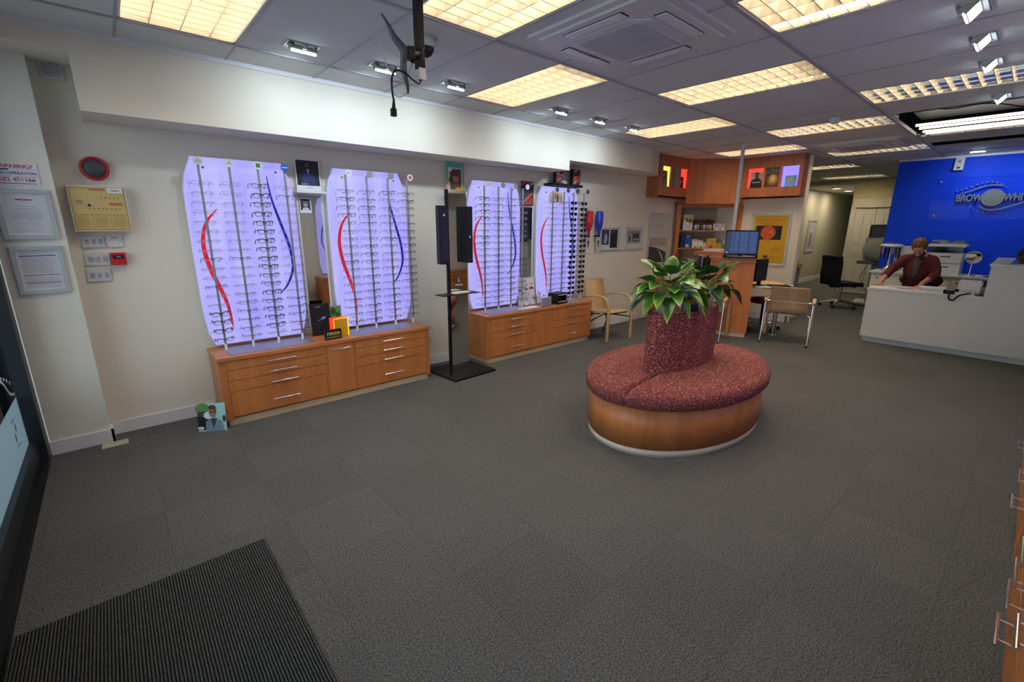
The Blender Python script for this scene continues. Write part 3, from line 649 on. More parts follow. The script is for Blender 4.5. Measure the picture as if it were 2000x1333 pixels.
BADGE = [['white_gloss', 'white_gloss', 'white_gloss', 'blue_badge'], ['white_gloss', 'steel', 'steel', 'white_gloss'], ['white_gloss', 'mid_grey', 'steel', 'white_gloss'], ['dark_grey']*4]
BN = {'white_gloss': 'round white badge', 'blue_badge': 'round blue badge', 'steel': 'blank silver disc', 'mid_grey': 'grey disc', 'dark_grey': 'dark grey disc'}
BNV = {(0, 0): 'blank white badge', (0, 1): 'small-print white badge', (0, 2): 'square-marked badge', (1, 0): 'white badge', (1, 3): 'red-square badge', (2, 0): 'white badge', (2, 3): 'white badge'}
for p in range(4):
    for r in range(4):
        o = rp if p == r == 0 else copy_tree(rp, tree=rtree)
        o.location = (RX[p][r], RY, 0); bm_ = BADGE[p][r]
        o['label'] = 'grey rod topped by %s, %s rod of the %s lit display' % (BNV.get((p, r), BN[bm_]), ORD[r], PN[p])
        ox = [0, .028, .055, .055][p]
        b = B(bm_).cyl((ox, -.022, 2.052), (ox, -.018, 2.052), .031, n=24)
        if ox: b.mat('steel').cyl((0, 0, 2.02), (ox, -.016, 2.04), .0022, n=6)
        b = b.build('badge', o, BN[bm_])
        if (p, r) == (0, 2): B('print_green').box((-.016, -.0235, 2.036), (.016, -.022, 2.068)).build('badge_print', b)
        if (p, r) == (1, 3): B('print_red').box((ox-.014, -.0235, 2.038), (ox+.014, -.022, 2.066)).build('badge_print', b)
        if (p, r) == (0, 3): B('white_gloss').box((-.022, -.0235, 2.049), (.022, -.022, 2.055)).build('badge_print', b)
        if (p, r) in ((0, 0), (0, 1), (1, 0), (2, 0)): B('print_grey').box((ox-.02, -.0235, 2.047), (ox+.02, -.022, 2.052)).box((ox-.006, -.0235, 2.058), (ox+.006, -.022, 2.068)).build('badge_print', b)
def specs(style, rim, th, lens, lh, lw, shape):
    """front at y=0 facing -y, bridge at the origin"""
    t = thing('spectacles', style, 'spectacles', (0, 0, 0), 0, 'spectacles hung on the display rods')
    f = B(rim)
    for sg in (-1, 1):
        cx = sg*(.0095+lw/2); pts = []
        for i in range(20):
            a = 2*PI*i/20; e = .62 if shape == 'rect' else (.85 if shape == 'oval' else .72)
            c, s_ = math.cos(a), math.sin(a); pts.append((cx+lw/2*abs(c)**e*(1 if c > 0 else -1), .004*abs(cx+c*lw/2)/.06, -.012+lh/2*abs(s_)**e*(1 if s_ > 0 else -1)+(.002 if s_ > 0 else -.001)*sg*c*1.0))
        if shape == 'half': f.tube([pts[i] for i in range(0, 11)], th*1.3, n=6); f.tube([pts[i % 20] for i in range(10, 21)], th*.35, n=5)
        else: f.tube([(p[0], p[1], p[2]) for p in pts], [th*(1.45 if math.sin(2*PI*i/20) > .2 else .85) for i in range(20)], n=6, closed=True)
        f.tube([(cx+sg*lw/2, .004, .000), (cx+sg*(lw/2+.007), .008, .001)], th*1.5, n=6)
    f.tube([(-.011, 0, -.006), (-.004, -.003, -.001), (.004, -.003, -.001), (.011, 0, -.006)], th*1.25, n=6); f.build('frame_front', t)
    for sg in (-1, 1):
        cx = sg*(.0095+lw/2)
        B(lens).add([(cx+lw/2*.95*math.cos(2*PI*i/16), .003, -.012+lh/2*.93*math.sin(2*PI*i/16)) for i in range(16)], [tuple(range(16))], False).build('lens', t)
        xo = cx+sg*(lw/2+.007); B(rim).tube([(xo, .006, .001), (xo*.99, .035, .0), (xo*.96, .075, -.002), (xo*.94, .098, -.012), (xo*.92, .112, -.036)], [th*1.5, th*1.2, th*1.1, th*1.5, th*1.2], n=5).build('temple', t)
    return t
S = {}
S['dark'] = (specs('dark', 'rim_black', .0024, 'lens', .034, .050, 'rect'), 'dark thick-rimmed spectacles')
S['brown'] = (specs('brown', 'rim_brown', .0019, 'lens', .030, .050, 'rect'), 'brown-rimmed spectacles')
S['thin'] = (specs('thin', 'rim_lilac', .0009, 'lens', .031, .050, 'oval'), 'thin pale wire spectacles')
S['grey'] = (specs('grey', 'rim_grey', .0013, 'lens', .028, .050, 'rect'), 'slim grey spectacles')
S['half'] = (specs('half', 'rim_black', .0015, 'lens', .029, .051, 'half'), 'half-rim dark spectacles')
S['red'] = (specs('red', 'rim_red', .0017, 'lens', .029, .050, 'rect'), 'dark red spectacles')
S['sun'] = (specs('sun', 'rim_black', .0020, 'sun_lens', .040, .056, 'oval'), 'black sunglasses')
S['sunblue'] = (specs('sunblue', 'rim_grey', .0014, 'sun_lens_blue', .038, .055, 'oval'), 'blue-tinted sunglasses')
ST = {k: treeof(v[0]) for k, v in S.items()}; used = set()
def pick(p, r, k):
    R = random.random()
    if p == 0:
        if r == 0: return 'dark' if 14 <= k <= 16 else ('brown' if k == 17 else ('half' if k in (8, 11) else 'thin'))
        if r == 1: return 'half' if k in (8, 14, 15) else ('thin' if k < 12 else 'grey')
        if r == 2: return 'dark' if k in (1, 2, 3, 4, 5, 6, 7, 8, 9, 12, 14, 15, 16) else ('thin' if k == 17 else 'brown')
        return 'thin' if k < 13 and k != 1 else 'half'
    if p == 1: return 'grey' if r < 1 and R < .4 else ('half' if R < .45 else ('red' if R > .93 else ('brown' if R > .7 else 'grey')))
    if p == 2: return 'dark' if r == 0 and k in (0, 1, 2, 3, 6, 7) else ('half' if R < .5 else ('brown' if R < .75 else ('thin' if r == 3 else 'grey')))
    if r < 2: return 'grey' if R < .5 else ('thin' if R < .75 else 'half')
    return 'sunblue' if (r == 2 and k in (4, 5, 8)) else 'sun'
for p in range(4):
    for r in range(4):
        for k in range(NR):
            s_ = pick(p, r, k); lb = '%s, %s from top on %s rod of the %s display' % (S[s_][1], ORD[k], ORD[r], PN[p])
            o = S[s_][0] if s_ not in used else copy_tree(S[s_][0], tree=ST[s_]); used.add(s_)
            o['label'] = lb; o.location = (RX[p][r]+random.uniform(-.003, .003), RY-.013, zrow(k)+random.uniform(-.004, .004)); o.rotation_euler = (random.uniform(-.06, .10), random.uniform(-.05, .05), random.uniform(-.08, .08))
for k in S:
    if k not in used:
        for c in kids(S[k][0]): D.objects.remove(c)
        D.objects.remove(S[k][0])
# ------------------------------------------------------------------ posters, mirrors and shelves on the display wall
def poster(name, label, cat, loc, w, h, shapes, rz=0, rx=0, th=.004, edge='white_gloss', frame=None, fm='aluminium', texts=()):
    t = thing(name, label, cat, loc, rz); t.rotation_euler = (rx, 0, rz)
    B(edge).box((-w/2, -th, 0), (w/2, 0, h)).build('backing', t)
    y = -th
    if frame: fr(MB(), -w/2-frame*.3, -frame*.3, w/2+frame*.3, h+frame*.3, -.018, 0, frame, fm).build('frame', t, 'metal frame' if fm == 'aluminium' else None)
    m = frame or 0
    pic(MB(), -w/2+m, m, w/2-m, h-m, y, shapes).build('print', t)
    for (s_, sz, u, v_, mt, *rest) in texts:
        text('lettering', s_, sz, (-w/2+m+(w-2*m)*u, y-.0005*(len(shapes)+2), m+(h-2*m)*v_), FRONT, mt, t, .0003, *(rest or ['CENTER']))
    return t
poster('portrait_poster', 'dark poster of a man in dinner jacket on the small white shelf', 'poster', (1.445, 4.435, 1.885), .21, .265,
  [('r', (0, 0, 1, 1), 'paper_white'), ('r', (.04, .18, .96, .98), 'print_black'), ('p', [(.22, .2), (.30, .62), (.42, .72), (.60, .72), (.74, .60), (.84, .2)], 'print_navy'), ('e', (.49, .84, .07, .06), 'print_skin_dark'), ('p', [(.45, .70), (.56, .70), (.52, .50)], 'print_grey'), ('r', (.45, .71, .56, .735), 'print_black'), ('e', (.38, .32, .05, .03), 'print_skin_dark'), ('r', (.2, .2, .46, .25), 'mid_grey'), ('r', (.38, .09, .66, .11), 'print_grey')])
t = thing('tall_wall_mirror', 'narrow tall wall mirror between the two left lit displays', 'mirror', (1.443, WY, 0))
B('white_gloss').box((-.115, -.02, .62), (.115, 0, 1.865)).build('backing', t); B('mirror').box((-.098, -.022, .64), (.098, -.02, 1.85)).build('glass', t)
B('white_gloss').box((-.125, -.10, 1.865), (.125, 0, 1.885)).build('shelf', t)
poster('small_portrait_card', 'small black and white portrait card stuck on the tall wall mirror', 'card', (1.40, 4.446, 1.695), .10, .13,
  [('r', (0, 0, 1, 1), 'paper_white'), ('r', (.08, .18, .92, .94), 'print_dark'), ('e', (.52, .62, .19, .22), 'print_grey'), ('p', [(.2, .18), (.3, .36), (.7, .36), (.85, .18)], 'paper'), ('r', (.33, .62, .72, .67), 'print_black'), ('e', (.50, .82, .2, .09), 'print_black')])
poster('teal_portrait_poster', 'teal and pink portrait poster on the white ledge above the mirror stand', 'poster', (3.02, 4.42, 1.965), .235, .32,
  [('r', (0, 0, 1, 1), 'print_teal'), ('r', (0, 0, .5, .34), 'print_pink'), ('r', (.10, .02, .9, .76), 'print_cream'), ('r', (.2, .05, .83, .72), 'print_brown'), ('e', (.52, .46, .19, .17), 'print_skin'), ('e', (.48, .60, .22, .11), 'print_brown'), ('r', (.35, .48, .68, .53), 'print_dark'), ('e', (.25, .36, .12, .10), 'print_leaf'), ('p', [(.25, .05), (.36, .27), (.7, .25), (.83, .05)], 'print_skin_dark'), ('r', (.5, .02, .98, .12), 'print_yellow'), ('e', (.2, .7, .11, .07), 'white_gloss')])
t = thing('white_ledge', 'short white wall ledge holding the teal portrait poster', 'shelf', (3.01, WY, 1.90)); B('white_gloss').box((-.135, -.10, .0), (.135, 0, .06), .004).build('ledge', t)
sq = lambda: [('r', (0, 0, 1, 1), 'print_dark')]+[('p', [(max(0, x), z), (min(1, x+.34), min(1, z+.12)), (min(1, x+.30), min(1, z+.20)), (max(0, x-.04), z+.06)], random.choice(['print_red', 'print_rust', 'print_red', 'print_sky', 'print_dark'])) for x, z in [(random.uniform(0, .75), random.uniform(0, .82)) for _ in range(16)]]
poster('red_pattern_poster', 'red and black patterned poster above the second tall wall mirror', 'poster', (4.135, 4.44, 1.84), .22, .30, sq())
t = thing('tall_wall_mirror', 'narrow tall wall mirror between the two right lit displays', 'mirror', (4.135, WY, 0))
B('white_gloss').box((-.13, -.02, .60), (.13, 0, 1.83)).build('backing', t); B('mirror').box((-.105, -.022, .62), (.105, -.02, 1.825)).build('glass', t)
t = thing('black_shelf', 'short black wall shelf above the rightmost lit display', 'shelf', (4.78, WY, 2.11)); B('black_plastic').box((-.31, -.14, 0), (.31, 0, .03)).build('board', t)
poster('red_pattern_box', 'red patterned box on black shelf, left one', 'box', (4.64, 4.40, 2.14), .15, .175, sq(), th=.05, edge='black_plastic')
poster('red_pattern_box', 'red patterned box on black shelf, right one', 'box', (4.97, 4.40, 2.14), .15, .20, sq(), th=.05, edge='black_plastic')
poster('small_leaflet', 'small leaflet taped to the top of the rightmost lit display', 'leaflet', (4.62, 4.391, 1.90), .26, .13, [('r', (0, 0, 1, 1), 'print_cream'), ('r', (.38, .3, .52, .95), 'print_orange'), ('r', (.3, .02, .5, .3), 'print_pink'), ('r', (.56, .05, .66, .9), 'print_dark'), ('e', (.60, .8, .06, .1), 'print_skin')], th=.001)
poster('small_framed_print', 'small framed print with fashion figure left and black panel right', 'picture', (5.94, WY, 1.225), .46, .345, [('r', (0, 0, 1, 1), 'paper'), ('r', (.03, .22, .47, .98), 'print_navy'), ('e', (.26, .86, .06, .07), 'print_skin_dark'), ('p', [(.14, .3), (.20, .74), (.32, .78), (.38, .55), (.33, .3)], 'print_grey'), ('r', (.53, .04, .99, .97), 'print_black'), ('r', (.62, .84, .85, .88), 'mid_grey')], frame=.022)
poster('small_framed_print', 'small framed black and white print of a shopfront', 'picture', (6.605, WY, 1.225), .46, .345, [('r', (0, 0, 1, 1), 'paper'), ('r', (.05, .22, .95, .95), 'print_grey'), ('r', (.38, .34, .85, .76), 'print_dark'), ('r', (.42, .4, .82, .5), 'print_grey'), ('e', (.2, .5, .06, .2), 'print_dark'), ('p', [(.1, .76), (.2, .88), (.9, .88), (.95, .76)], 'mid_grey')], frame=.022)
poster('framed_poster', 'tall framed grey poster showing spectacles on a beach, beside canopy', 'poster', (7.345, WY, .93), .64, .88, [('r', (0, 0, 1, 1), 'print_sky'), ('r', (0, .35, 1, .52), 'print_sand'), ('r', (0, .46, 1, .54), 'print_grey'), ('p', [(0, 0), (1, 0), (1, .22), (.5, .32), (0, .36)], 'print_dark'), ('e', (.26, .47, .17, .055), 'mid_grey'), ('e', (.26, .47, .155, .045), 'print_sand'), ('e', (.70, .47, .17, .055), 'mid_grey'), ('e', (.70, .47, .155, .045), 'print_sand')], frame=.035, texts=[('FREE', .11, .5, .78, 'print_grey')])
# upturned bottles with optics on the wall
for x, m, lb in ((5.335, 'red_gloss', 'upside-down red bottle with black pourer on a wall holder'), (5.57, 'blue_gloss', 'upside-down blue bottle with black pourer on a wall holder')):
    t = thing('hanging_bottle', lb, 'bottle', (x, 4.39, 1.26), 0, 'upside-down bottles on the wall')
    B(m).lathe([(.0, .55), (.052, .545), (.056, .50), (.056, .385), (.050, .34), (.032, .285), (.019, .245), (.016, .20), (0, .20)]).build('bottle', t)
    B('black_plastic').cyl((0, 0, .175), (0, 0, .20), .020, n=14).box((-.055, -.012, .178), (.02, .05, .198)).build('clamp', t)
    B('clear_glass').cyl((0, 0, .12), (0, 0, .175), .017, .015, n=12).build('measure', t); B('black_plastic').cyl((0, 0, .02), (0, 0, .12), .003, .014, n=10).build('pourer', t)
    B('acrylic').box((-.012, .05, -.07), (.012, .07, .50)).build('wall_strip', t); B('acrylic').cyl((0, 0, -.075), (0, 0, -.068), .05, n=20).build('drip_tray', t)
# ------------------------------------------------------------------ things at the far left: alarm gear and notices
t = thing('fire_alarm_bell', 'round dark alarm bell with red rim above the yellow control panel', 'alarm bell', (.012, WY, 1.963))
def disc_y(mb, prof, n=32):
    vs = []; fs = []
    for r, y in prof:
        for i in range(n): a = 2*PI*i/n; vs.append((r*math.cos(a), y, r*math.sin(a)))
    for j in range(len(prof)-1):
        for i in range(n): fs.append((j*n+i, j*n+(i+1) % n, (j+1)*n+(i+1) % n, (j+1)*n+i))
    return mb.add(vs, fs, True)
disc_y(B('red_plastic'), [(.078, 0), (.080, -.03), (.074, -.048), (.066, -.05), (.063, -.045)]).build('rim', t, 'red rim'); disc_y(B('dark_grey'), [(.064, -.04), (.063, -.046), (.03, -.054), (0, -.056)]).build('gong', t)
t = thing('fire_control_unit', 'cream and amber alarm control panel with key and printed instructions', 'alarm control', (0, WY, 1.69))
B('cream_plastic').box((-.155, -.075, -.152), (.152, 0, .155), .006).build('casing', t)
sh = [('r', (0, 0, 1, 1), 'print_amber'), ('r', (.012, .02, .988, .03), 'print_amber_dark'), ('r', (.012, .97, .988, .98), 'print_amber_dark'), ('r', (.012, .02, .02, .98), 'print_amber_dark'), ('r', (.98, .02, .988, .98), 'print_amber_dark'), ('r', (.01, .36, .99, .37), 'print_amber_dark'), ('r', (.33, .03, .335, .36), 'print_amber_dark'), ('r', (.66, .03, .665, .36), 'print_amber_dark'), ('r', (.68, .87, .97, .985), 'paper_white'), ('r', (.36, .93, .64, .95), 'print_rust')]
for i in range(8): sh.append(('r', (.30+.078*i, .49, .325+.078*i, .52), 'print_amber_dark'))
for i in range(5): sh.append(('r', (.54+.078*i, .74, .565+.078*i, .77), 'print_amber_dark'))
for u in (.04, .37, .70): sh += lines(u, u+.24, [.31-.028*i for i in range(9)], 'print_amber_dark', .007)
t2 = pic(MB(), -.148, -.145, .145, .148, -.0755, sh); t2.build('printed_face', t)
text('lettering', '7277477', .014, (.095, -.083, .126), FRONT, 'print_dark', t, .0003); text('lettering', 'ESTATE', .021, (.087, -.083, .035), FRONT, 'print_rust', t, .0003, bold=.0008)
B('steel').cyl((-.105, -.075, .05), (-.105, -.09, .05), .010, n=14).box((-.125, -.094, .046), (-.10, -.09, .054)).build('key', t, 'silver key in its switch'); B('black_plastic').cyl((-.055, -.075, .025), (-.055, -.088, .025), .008, n=12).build('button', t)
def plate(label, x0, z0, x1, z1, kind='grid'):
    t = thing('wall_switch_plate', label, 'switch plate', ((x0+x1)/2, WY, (z0+z1)/2), 0, 'white electrical plates under the alarm panel'); w, h = (x1-x0)/2, (z1-z0)/2
    B('white_plastic').box((-w, -.012, -h), (w, 0, h), .003).build('plate', t)
    if kind == 'grid':
        for i in range(3): B('print_grey').box((-w*.7+i*w*.6, -.0135, -.018), (-w*.7+i*w*.6+.022, -.012, .018)).build('socket', t)
        for i in range(2): B('white_plastic').box((-w*.35+i*w*.6, -.017, -.008), (-w*.35+i*w*.6+.014, -.012, .012)).build('switch', t)
    else: B('print_red').box((-.02, -.0125, h*.6), (.02, -.012, h*.7)).build('print', t); B('print_dark').box((-w*.7, -.0125, -.003), (-w*.6, -.012, .003)).box((w*.6, -.0125, -.003), (w*.7, -.012, .003)).build('screw', t)
plate('wide white plate directly under the alarm panel, on the left', -.138, 1.425, -.018, 1.508); plate('square white fused plate directly under the alarm panel, on the right', -.002, 1.425, .085, 1.508, 'sq')
plate('wide white plate left of the red call point', -.142, 1.298, -.008, 1.385); plate('lowest wide white plate with two square switches', -.150, 1.182, -.018, 1.272)
t = thing('fire_call_point', 'small red fire alarm break-glass call point', 'call point', (.043, WY, 1.342))
B('red_plastic').box((-.042, -.05, -.044), (.042, 0, .044), .003).build('casing', t); B('print_black').box((-.032, -.0515, .0), (.032, -.05, .028)).build('label_plate', t); text('lettering', 'FIRE', .014, (0, -.052, .014), FRONT, 'white_gloss', t, .0003)
PY = 4.325
poster('warning_sign', 'white CCTV warning sign with red telephone number on the pillar', 'sign', (-.388, PY, 1.825), .245, .135, [('r', (0, 0, 1, 1), 'paper_white'), ('r', (.12, .66, .48, .72), 'print_navy'), ('r', (.5, .68, .97, .69), 'print_blue'), ('r', (.08, .38, .97, .39), 'print_blue'), ('r', (.1, .06, .95, .09), 'print_blue')],
  texts=[('WARNING!', .036, .54, .83, 'print_red'), ('CCTV IN OPERATION', .0235, .5, .53, 'print_blue'), ('01582 451166', .034, .52, .24, 'print_red')])
poster('framed_notice', 'silver framed letter with small red and blue logo on the pillar, upper', 'notice', (-.362, PY, 1.50), .235, .295, [('r', (0, 0, 1, 1), 'paper'), ('e', (.5, .86, .06, .045), 'print_pink'), ('r', (.30, .85, .47, .875), 'print_navy'), ('r', (.53, .85, .70, .875), 'print_navy')]+lines(.2, .85, [.70, .64, .61], 'print_grey')+lines(.15, .92, [.55-.026*i for i in range(8)], 'print_grey', .006)+lines(.2, .8, [.28, .25, .11, .08], 'print_grey')+[('r', (.15, .18, .88, .187), 'print_pink')], frame=.024)
poster('framed_notice', 'silver framed notice with blue heading bar on the pillar, lower', 'notice', (-.362, PY, 1.145), .225, .295, [('r', (0, 0, 1, 1), 'paper'), ('r', (.02, .86, .98, .885), 'print_blue'), ('r', (.02, .36, .98, .375), 'print_dark'), ('r', (.02, .155, .98, .17), 'print_dark')]+lines(.06, .95, [.96, .93]+[.82-.03*i for i in range(14)]+[.32-.03*i for i in range(5)]+[.12, .09, .05], 'print_grey', .009), frame=.024)
tag(B('tape').box((-.27, 4.20, 0), (-.12, 4.30, .003)).build('floor_socket_cover'), 'small metal cover plate on the carpet by the pillar', 'cover plate')
tag(B('ribbed_mat').box((-.53, -.6, 0), (.368, 2.37, .009), .002).build('door_mat'), 'large black ribbed entrance mat at the bottom left', 'mat')
poster('man_photo_board', 'photo board of a man in glasses and grey jacket leaning on cabinet end', 'photo board', (.395, 4.04, 0), .20, .225,
  [('r', (0, 0, 1, 1), 'print_cyan'), ('e', (.2, .82, .26, .2), 'print_grass'), ('r', (0, .5, .38, .72), 'print_dark'), ('p', [(0, .2), (0, .55), (.42, .48), (.42, .1), (.2, .05)], 'print_black'), ('e', (.42, .58, .2, .14), 'paper_white'), ('p', [(.26, 0), (.28, .36), (.45, .46), (.68, .46), (.86, .34), (.92, 0)], 'print_jacket'), ('p', [(.45, .46), (.55, .10), (.68, .46)], 'print_dark'), ('e', (.53, .67, .115, .16), 'print_skin'), ('p', [(.48, .5), (.62, .5), (.62, .62), (.48, .62)], 'print_skin'), ('e', (.55, .86, .13, .085), 'print_brown'), ('r', (.62, .66, .675, .86), 'print_brown'), ('r', (.44, .67, .60, .715), 'print_dark'), ('e', (.95, .45, .06, .12), 'print_dark'), ('e', (.1, .14, .12, .05), 'paper')], rz=-.52, rx=-.13, th=.006)
# ------------------------------------------------------------------ mirror stand with two black light boxes
t = thing('mirror_stand', 'tall black floor stand with narrow mirror and two dark light boxes', 'mirror stand', (2.77, 4.03, 0), .06)
B('black_metal').box((-.28, -.27, 0), (.29, .27, .022), .004).build('base_plate', t)
B('black_metal').box((-.180, -.06, .02), (-.155, -.03, 1.94)).build('post', t)
B('mirror').box((-.155, -.045, .03), (.085, -.04, 1.935)).build('mirror_glass', t); B('mid_grey').box((-.155, -.04, .03), (.085, -.02, 1.935)).build('mirror_back', t)
B('black_plastic').box((-.35, -.20, .90), (.12, -.05, .908)).build('tray', t, 'thin dark tray')
for x0, w0, zs_ in ((-.275, .050, 1.68), (.045, .028, 1.47)):
    a = B('black_plastic').prism([(x0-w0, -.13), (x0+w0*.7, -.165), (x0+w0*.95, -.07), (x0-w0*.5, -.04)], 1.215, 1.78).build('light_box', t)
    B('black_gloss').prism([(x0-w0*.85, -.1345), (x0+w0*.55, -.1640), (x0+w0*.55, -.1655), (x0-w0*.85, -.136)], 1.25, 1.75).build('lamp_window', a)
    B('white_gloss').box((x0-.012, -.158, zs_), (x0-.0, -.150, zs_+.02)).build('sticker', a)
text('lettering', 'R', .06, (-.035, -.0465, 1.03), FRONT, 'print_grey', t, .0005); B('print_grey').box((-.085, -.0462, .975), (.015, -.0455, .99)).build('logo_bar', t)
for i in range(3): tag(B(['paper_white', 'print_pink', 'paper'][i]).box((-.08, -.05, 0), (.09, .05, .003)).build('stand_leaflet'), ['white leaflet at the bottom of pile on mirror-stand tray', 'pinkish leaflet in the middle of pile on mirror-stand tray', 'pale leaflet on top of pile on mirror-stand tray'][i], 'leaflet', 'leaflets on the stand tray').location = (2.69+.012*i, 3.90, .9085+.0035*i)
t = thing('wall_socket', 'white double wall socket low behind the mirror stand', 'socket', (2.60, WY, .30)); B('white_plastic').box((-.073, -.012, -.043), (.073, 0, .043), .003).build('plate', t)
for x in (-.036, .036): B('print_grey').box((x-.010, -.013, -.015), (x+.010, -.012, .005)).build('socket', t)
# ------------------------------------------------------------------ things on cabinet tops
TZ = .5755
poster('black_display_card', 'tall black display card with a blue glint on the first cabinet', 'display card', (1.40, 4.33, TZ), .185, .30, [('r', (0, 0, 1, 1), 'print_black'), ('p', [(.42, .5), (.55, .58), (.78, .60), (.72, .52), (.5, .46)], 'print_blue'), ('p', [(.52, .5), (.6, .55), (.74, .58), (.70, .52)], 'print_cyan'), ('p', [(.3, .46), (.42, .5), (.45, .47)], 'print_grey')], rx=-.07, th=.01, edge='black_plastic', rz=.06, texts=[('SPINE', .020, .42, .90, 'print_grey')])
poster('small_leafy_card', 'small leafy green photo card behind yellow acrylic block', 'card', (1.555, 4.36, TZ), .11, .26, [('r', (0, 0, 1, 1), 'print_grey'), ('r', (.04, .4, .92, .96), 'print_grass'), ('e', (.3, .8, .25, .12), 'print_leaf'), ('e', (.65, .66, .2, .09), 'print_leaf'), ('e', (.6, .56, .16, .07), 'print_dark')], rx=-.05)
t = thing('acrylic_block', 'glowing yellow and orange acrylic block beside black display card', 'acrylic block', (1.515, 4.19, TZ), .18)
B('acrylic_yellow').box((-.075, -.03, 0), (.075, .03, .175)).build('block', t); B('acrylic_edge').box((-.077, -.033, 0), (-.068, -.029, .176)).box((.068, -.033, 0), (.077, -.029, .176)).box((-.077, -.033, .168), (.077, -.029, .177)).build('bright_edge', t, 'bright yellow edge')
B('acrylic_red').box((-.079, -.034, 0), (-.0765, .032, .178)).box((-.077, -.034, .1765), (.077, .032, .179)).build('red_edge', t, 'red glowing edge')
t = thing('brand_sign', 'small black sign reading rocco in yellow letters', 'sign', (1.42, 4.105, TZ), .10)
B('print_black').box((-.077, -.012, 0), (.077, .012, .09)).build('block', t); text('lettering', 'rocco', .052, (0, -.0125, .058), FRONT, 'sign_gold', t, .0005, bold=.0018); text('lettering', 'BY RODENSTOCK', .0165, (0, -.0125, .020), FRONT, 'sign_gold', t, .0005)
poster('price_card', 'white price card with blue, grey and red blocks on second cabinet', 'card', (4.06, 4.34, TZ), .29, .36, [('r', (0, 0, 1, 1), 'paper_white'), ('r', (.08, .88, .42, .91), 'print_grey'), ('r', (.02, .50, .28, .58), 'print_blue'), ('r', (.37, .53, .62, .61), 'mid_grey'), ('r', (.68, .56, .94, .65), 'print_red'), ('r', (.04, .66, .28, .74), 'print_sky'), ('r', (.37, .69, .62, .77), 'print_sky'), ('r', (.68, .72, .94, .80), 'print_sky')], rx=-.06)
for i in range(7):
    x = 3.93+.052*i; y = 4.20+.03*((i*3) % 3)+(.02 if i % 2 else 0); z = TZ
    t = thing('cleaning_bottle', 'small clear red-capped bottle in a cluster on the second cabinet, %s from left' % ORD[i], 'bottle', (x, y, z), 0, 'clear cleaning bottles on the cabinet'); h = .14+.05*((i*2) % 3)/2
    B('acrylic').lathe([(0, 0), (.017, .0), (.018, .01), (.018, h*.72), (.009, h*.8), (.009, h*.85)], n=12).build('bottle', t); B('print_pink').lathe([(.011, h*.82), (.011, h), (0, h)], n=10).build('cap', t, 'pink cap'); B('paper').lathe([(.0185, h*.2), (.0185, h*.6)], n=12).build('paper_wrap', t)
t = thing('leaflet_holder', 'blank white leaflet holder on second cabinet before the bottles', 'leaflet holder', (4.19, 4.10, TZ), .12)
B('paper_white').box((-.105, -.004, 0), (.105, .004, .115)).build('card', t); B('acrylic').box((-.11, -.008, 0), (.11, -.005, .118)).box((-.11, -.008, 0), (.11, .03, .003)).build('holder', t); B('print_grey').box((-.04, -.0085, .065), (.05, -.008, .078)).build('print', t)
t = thing('black_display_box', 'black cube display box with white-edged opening on second cabinet', 'display box', (4.47, 4.15, TZ), .10)
B('black_plastic').box((-.11, -.075, 0), (-.095, .09, .145)).box((.095, -.075, 0), (.11, .09, .145)).box((-.095, -.075, 0), (.095, .09, .035)).box((-.095, -.075, .13), (.095, .09, .145)).box((-.095, .08, .035), (.095, .09, .13)).build('shell', t)
B('white_gloss').box((-.095, -.077, .035), (.095, -.073, .042)).box((.088, -.077, .042), (.095, -.073, .13)).box((-.095, -.077, .12), (.088, -.073, .13)).build('opening_trim', t, 'white trim'); B('black_gloss').ball((0, 0, .07), (.07, .05, .04)).build('cushion', t); B('print_grey').box((.03, -.0765, .013), (.07, -.075, .022)).build('print', t)
for i in range(3): tag(B(['paper_white', 'print_sky', 'paper_white'][i]).box((-.12, -.06, 0), (.11, .06, .002)).build('loose_leaflet'), ['bottom white leaflet fanned on the second cabinet edge', 'grey leaflet between two white ones on second cabinet edge', 'top white leaflet fanned on the second cabinet edge'][i], 'leaflet', 'fanned leaflets').location = (3.88+.03*i, 4.13, TZ+.0035+.0025*i)
# ------------------------------------------------------------------ oval island seat
OX, OY = 3.483, 1.815
t = thing('island_seat', 'oval burgundy island seat with raised planter back and wooden base', 'seat', (OX, OY, 0))
B('plinth_cream').lathe([(0, 0), (1, 0), (1, .055), (.97, .055)], sx=.912, sy=.596, n=96).build('plinth', t, 'cream plinth band')
B('cherry').lathe([(.97, .055), (1, .055), (1, .365), (0, .365)], sx=.916, sy=.60, n=96).build('base', t)
ea, eb = .955, .640
for sg, nm in ((1, 'far'), (-1, 'near')):
    a = B('burgundy_seat'); rings = []
    prof = [(.016, .365), (.002, .385), (0, .43), (.006, .455), (.020, .474), (.045, .485), (.10, .490)]
    n = 48; vs = []; fs = []
    th0 = math.radians(10 if sg > 0 else 190)         # seam line runs slightly across the long axis
    gap = .003
    for off, z in prof:
        for i in range(n+1):
            w = th0+PI*i/n; x, y = (ea-off)*math.cos(w), (eb-off)*math.sin(w)
            if i in (0, n):
                d_ = min(off, .02)+gap; x += -math.sin(th0)*d_; y += math.cos(th0)*d_
            vs.append((x, y, z))
    m = n+1
    for j in range(len(prof)-1):
        for i in range(n): fs.append((j*m+i, j*m+i+1, (j+1)*m+i+1, (j+1)*m+i))
        fs.append((j*m+n, j*m, (j+1)*m, (j+1)*m+n))
    k = (len(prof)-1)*m; fs.append(tuple(range(k, k+m)))
    a.smooth = True; a.add(vs, fs); a.build('seat_cushion', t)
prof = [(1.0, .48), (1.0, .935), (.99, .952), (.965, .957), (.94, .952), (.93, .93)]
B('burgundy_fabric').lathe([(p[0], p[1]) for p in prof], sx=.492, sy=.166, n=80).build('backrest', t)
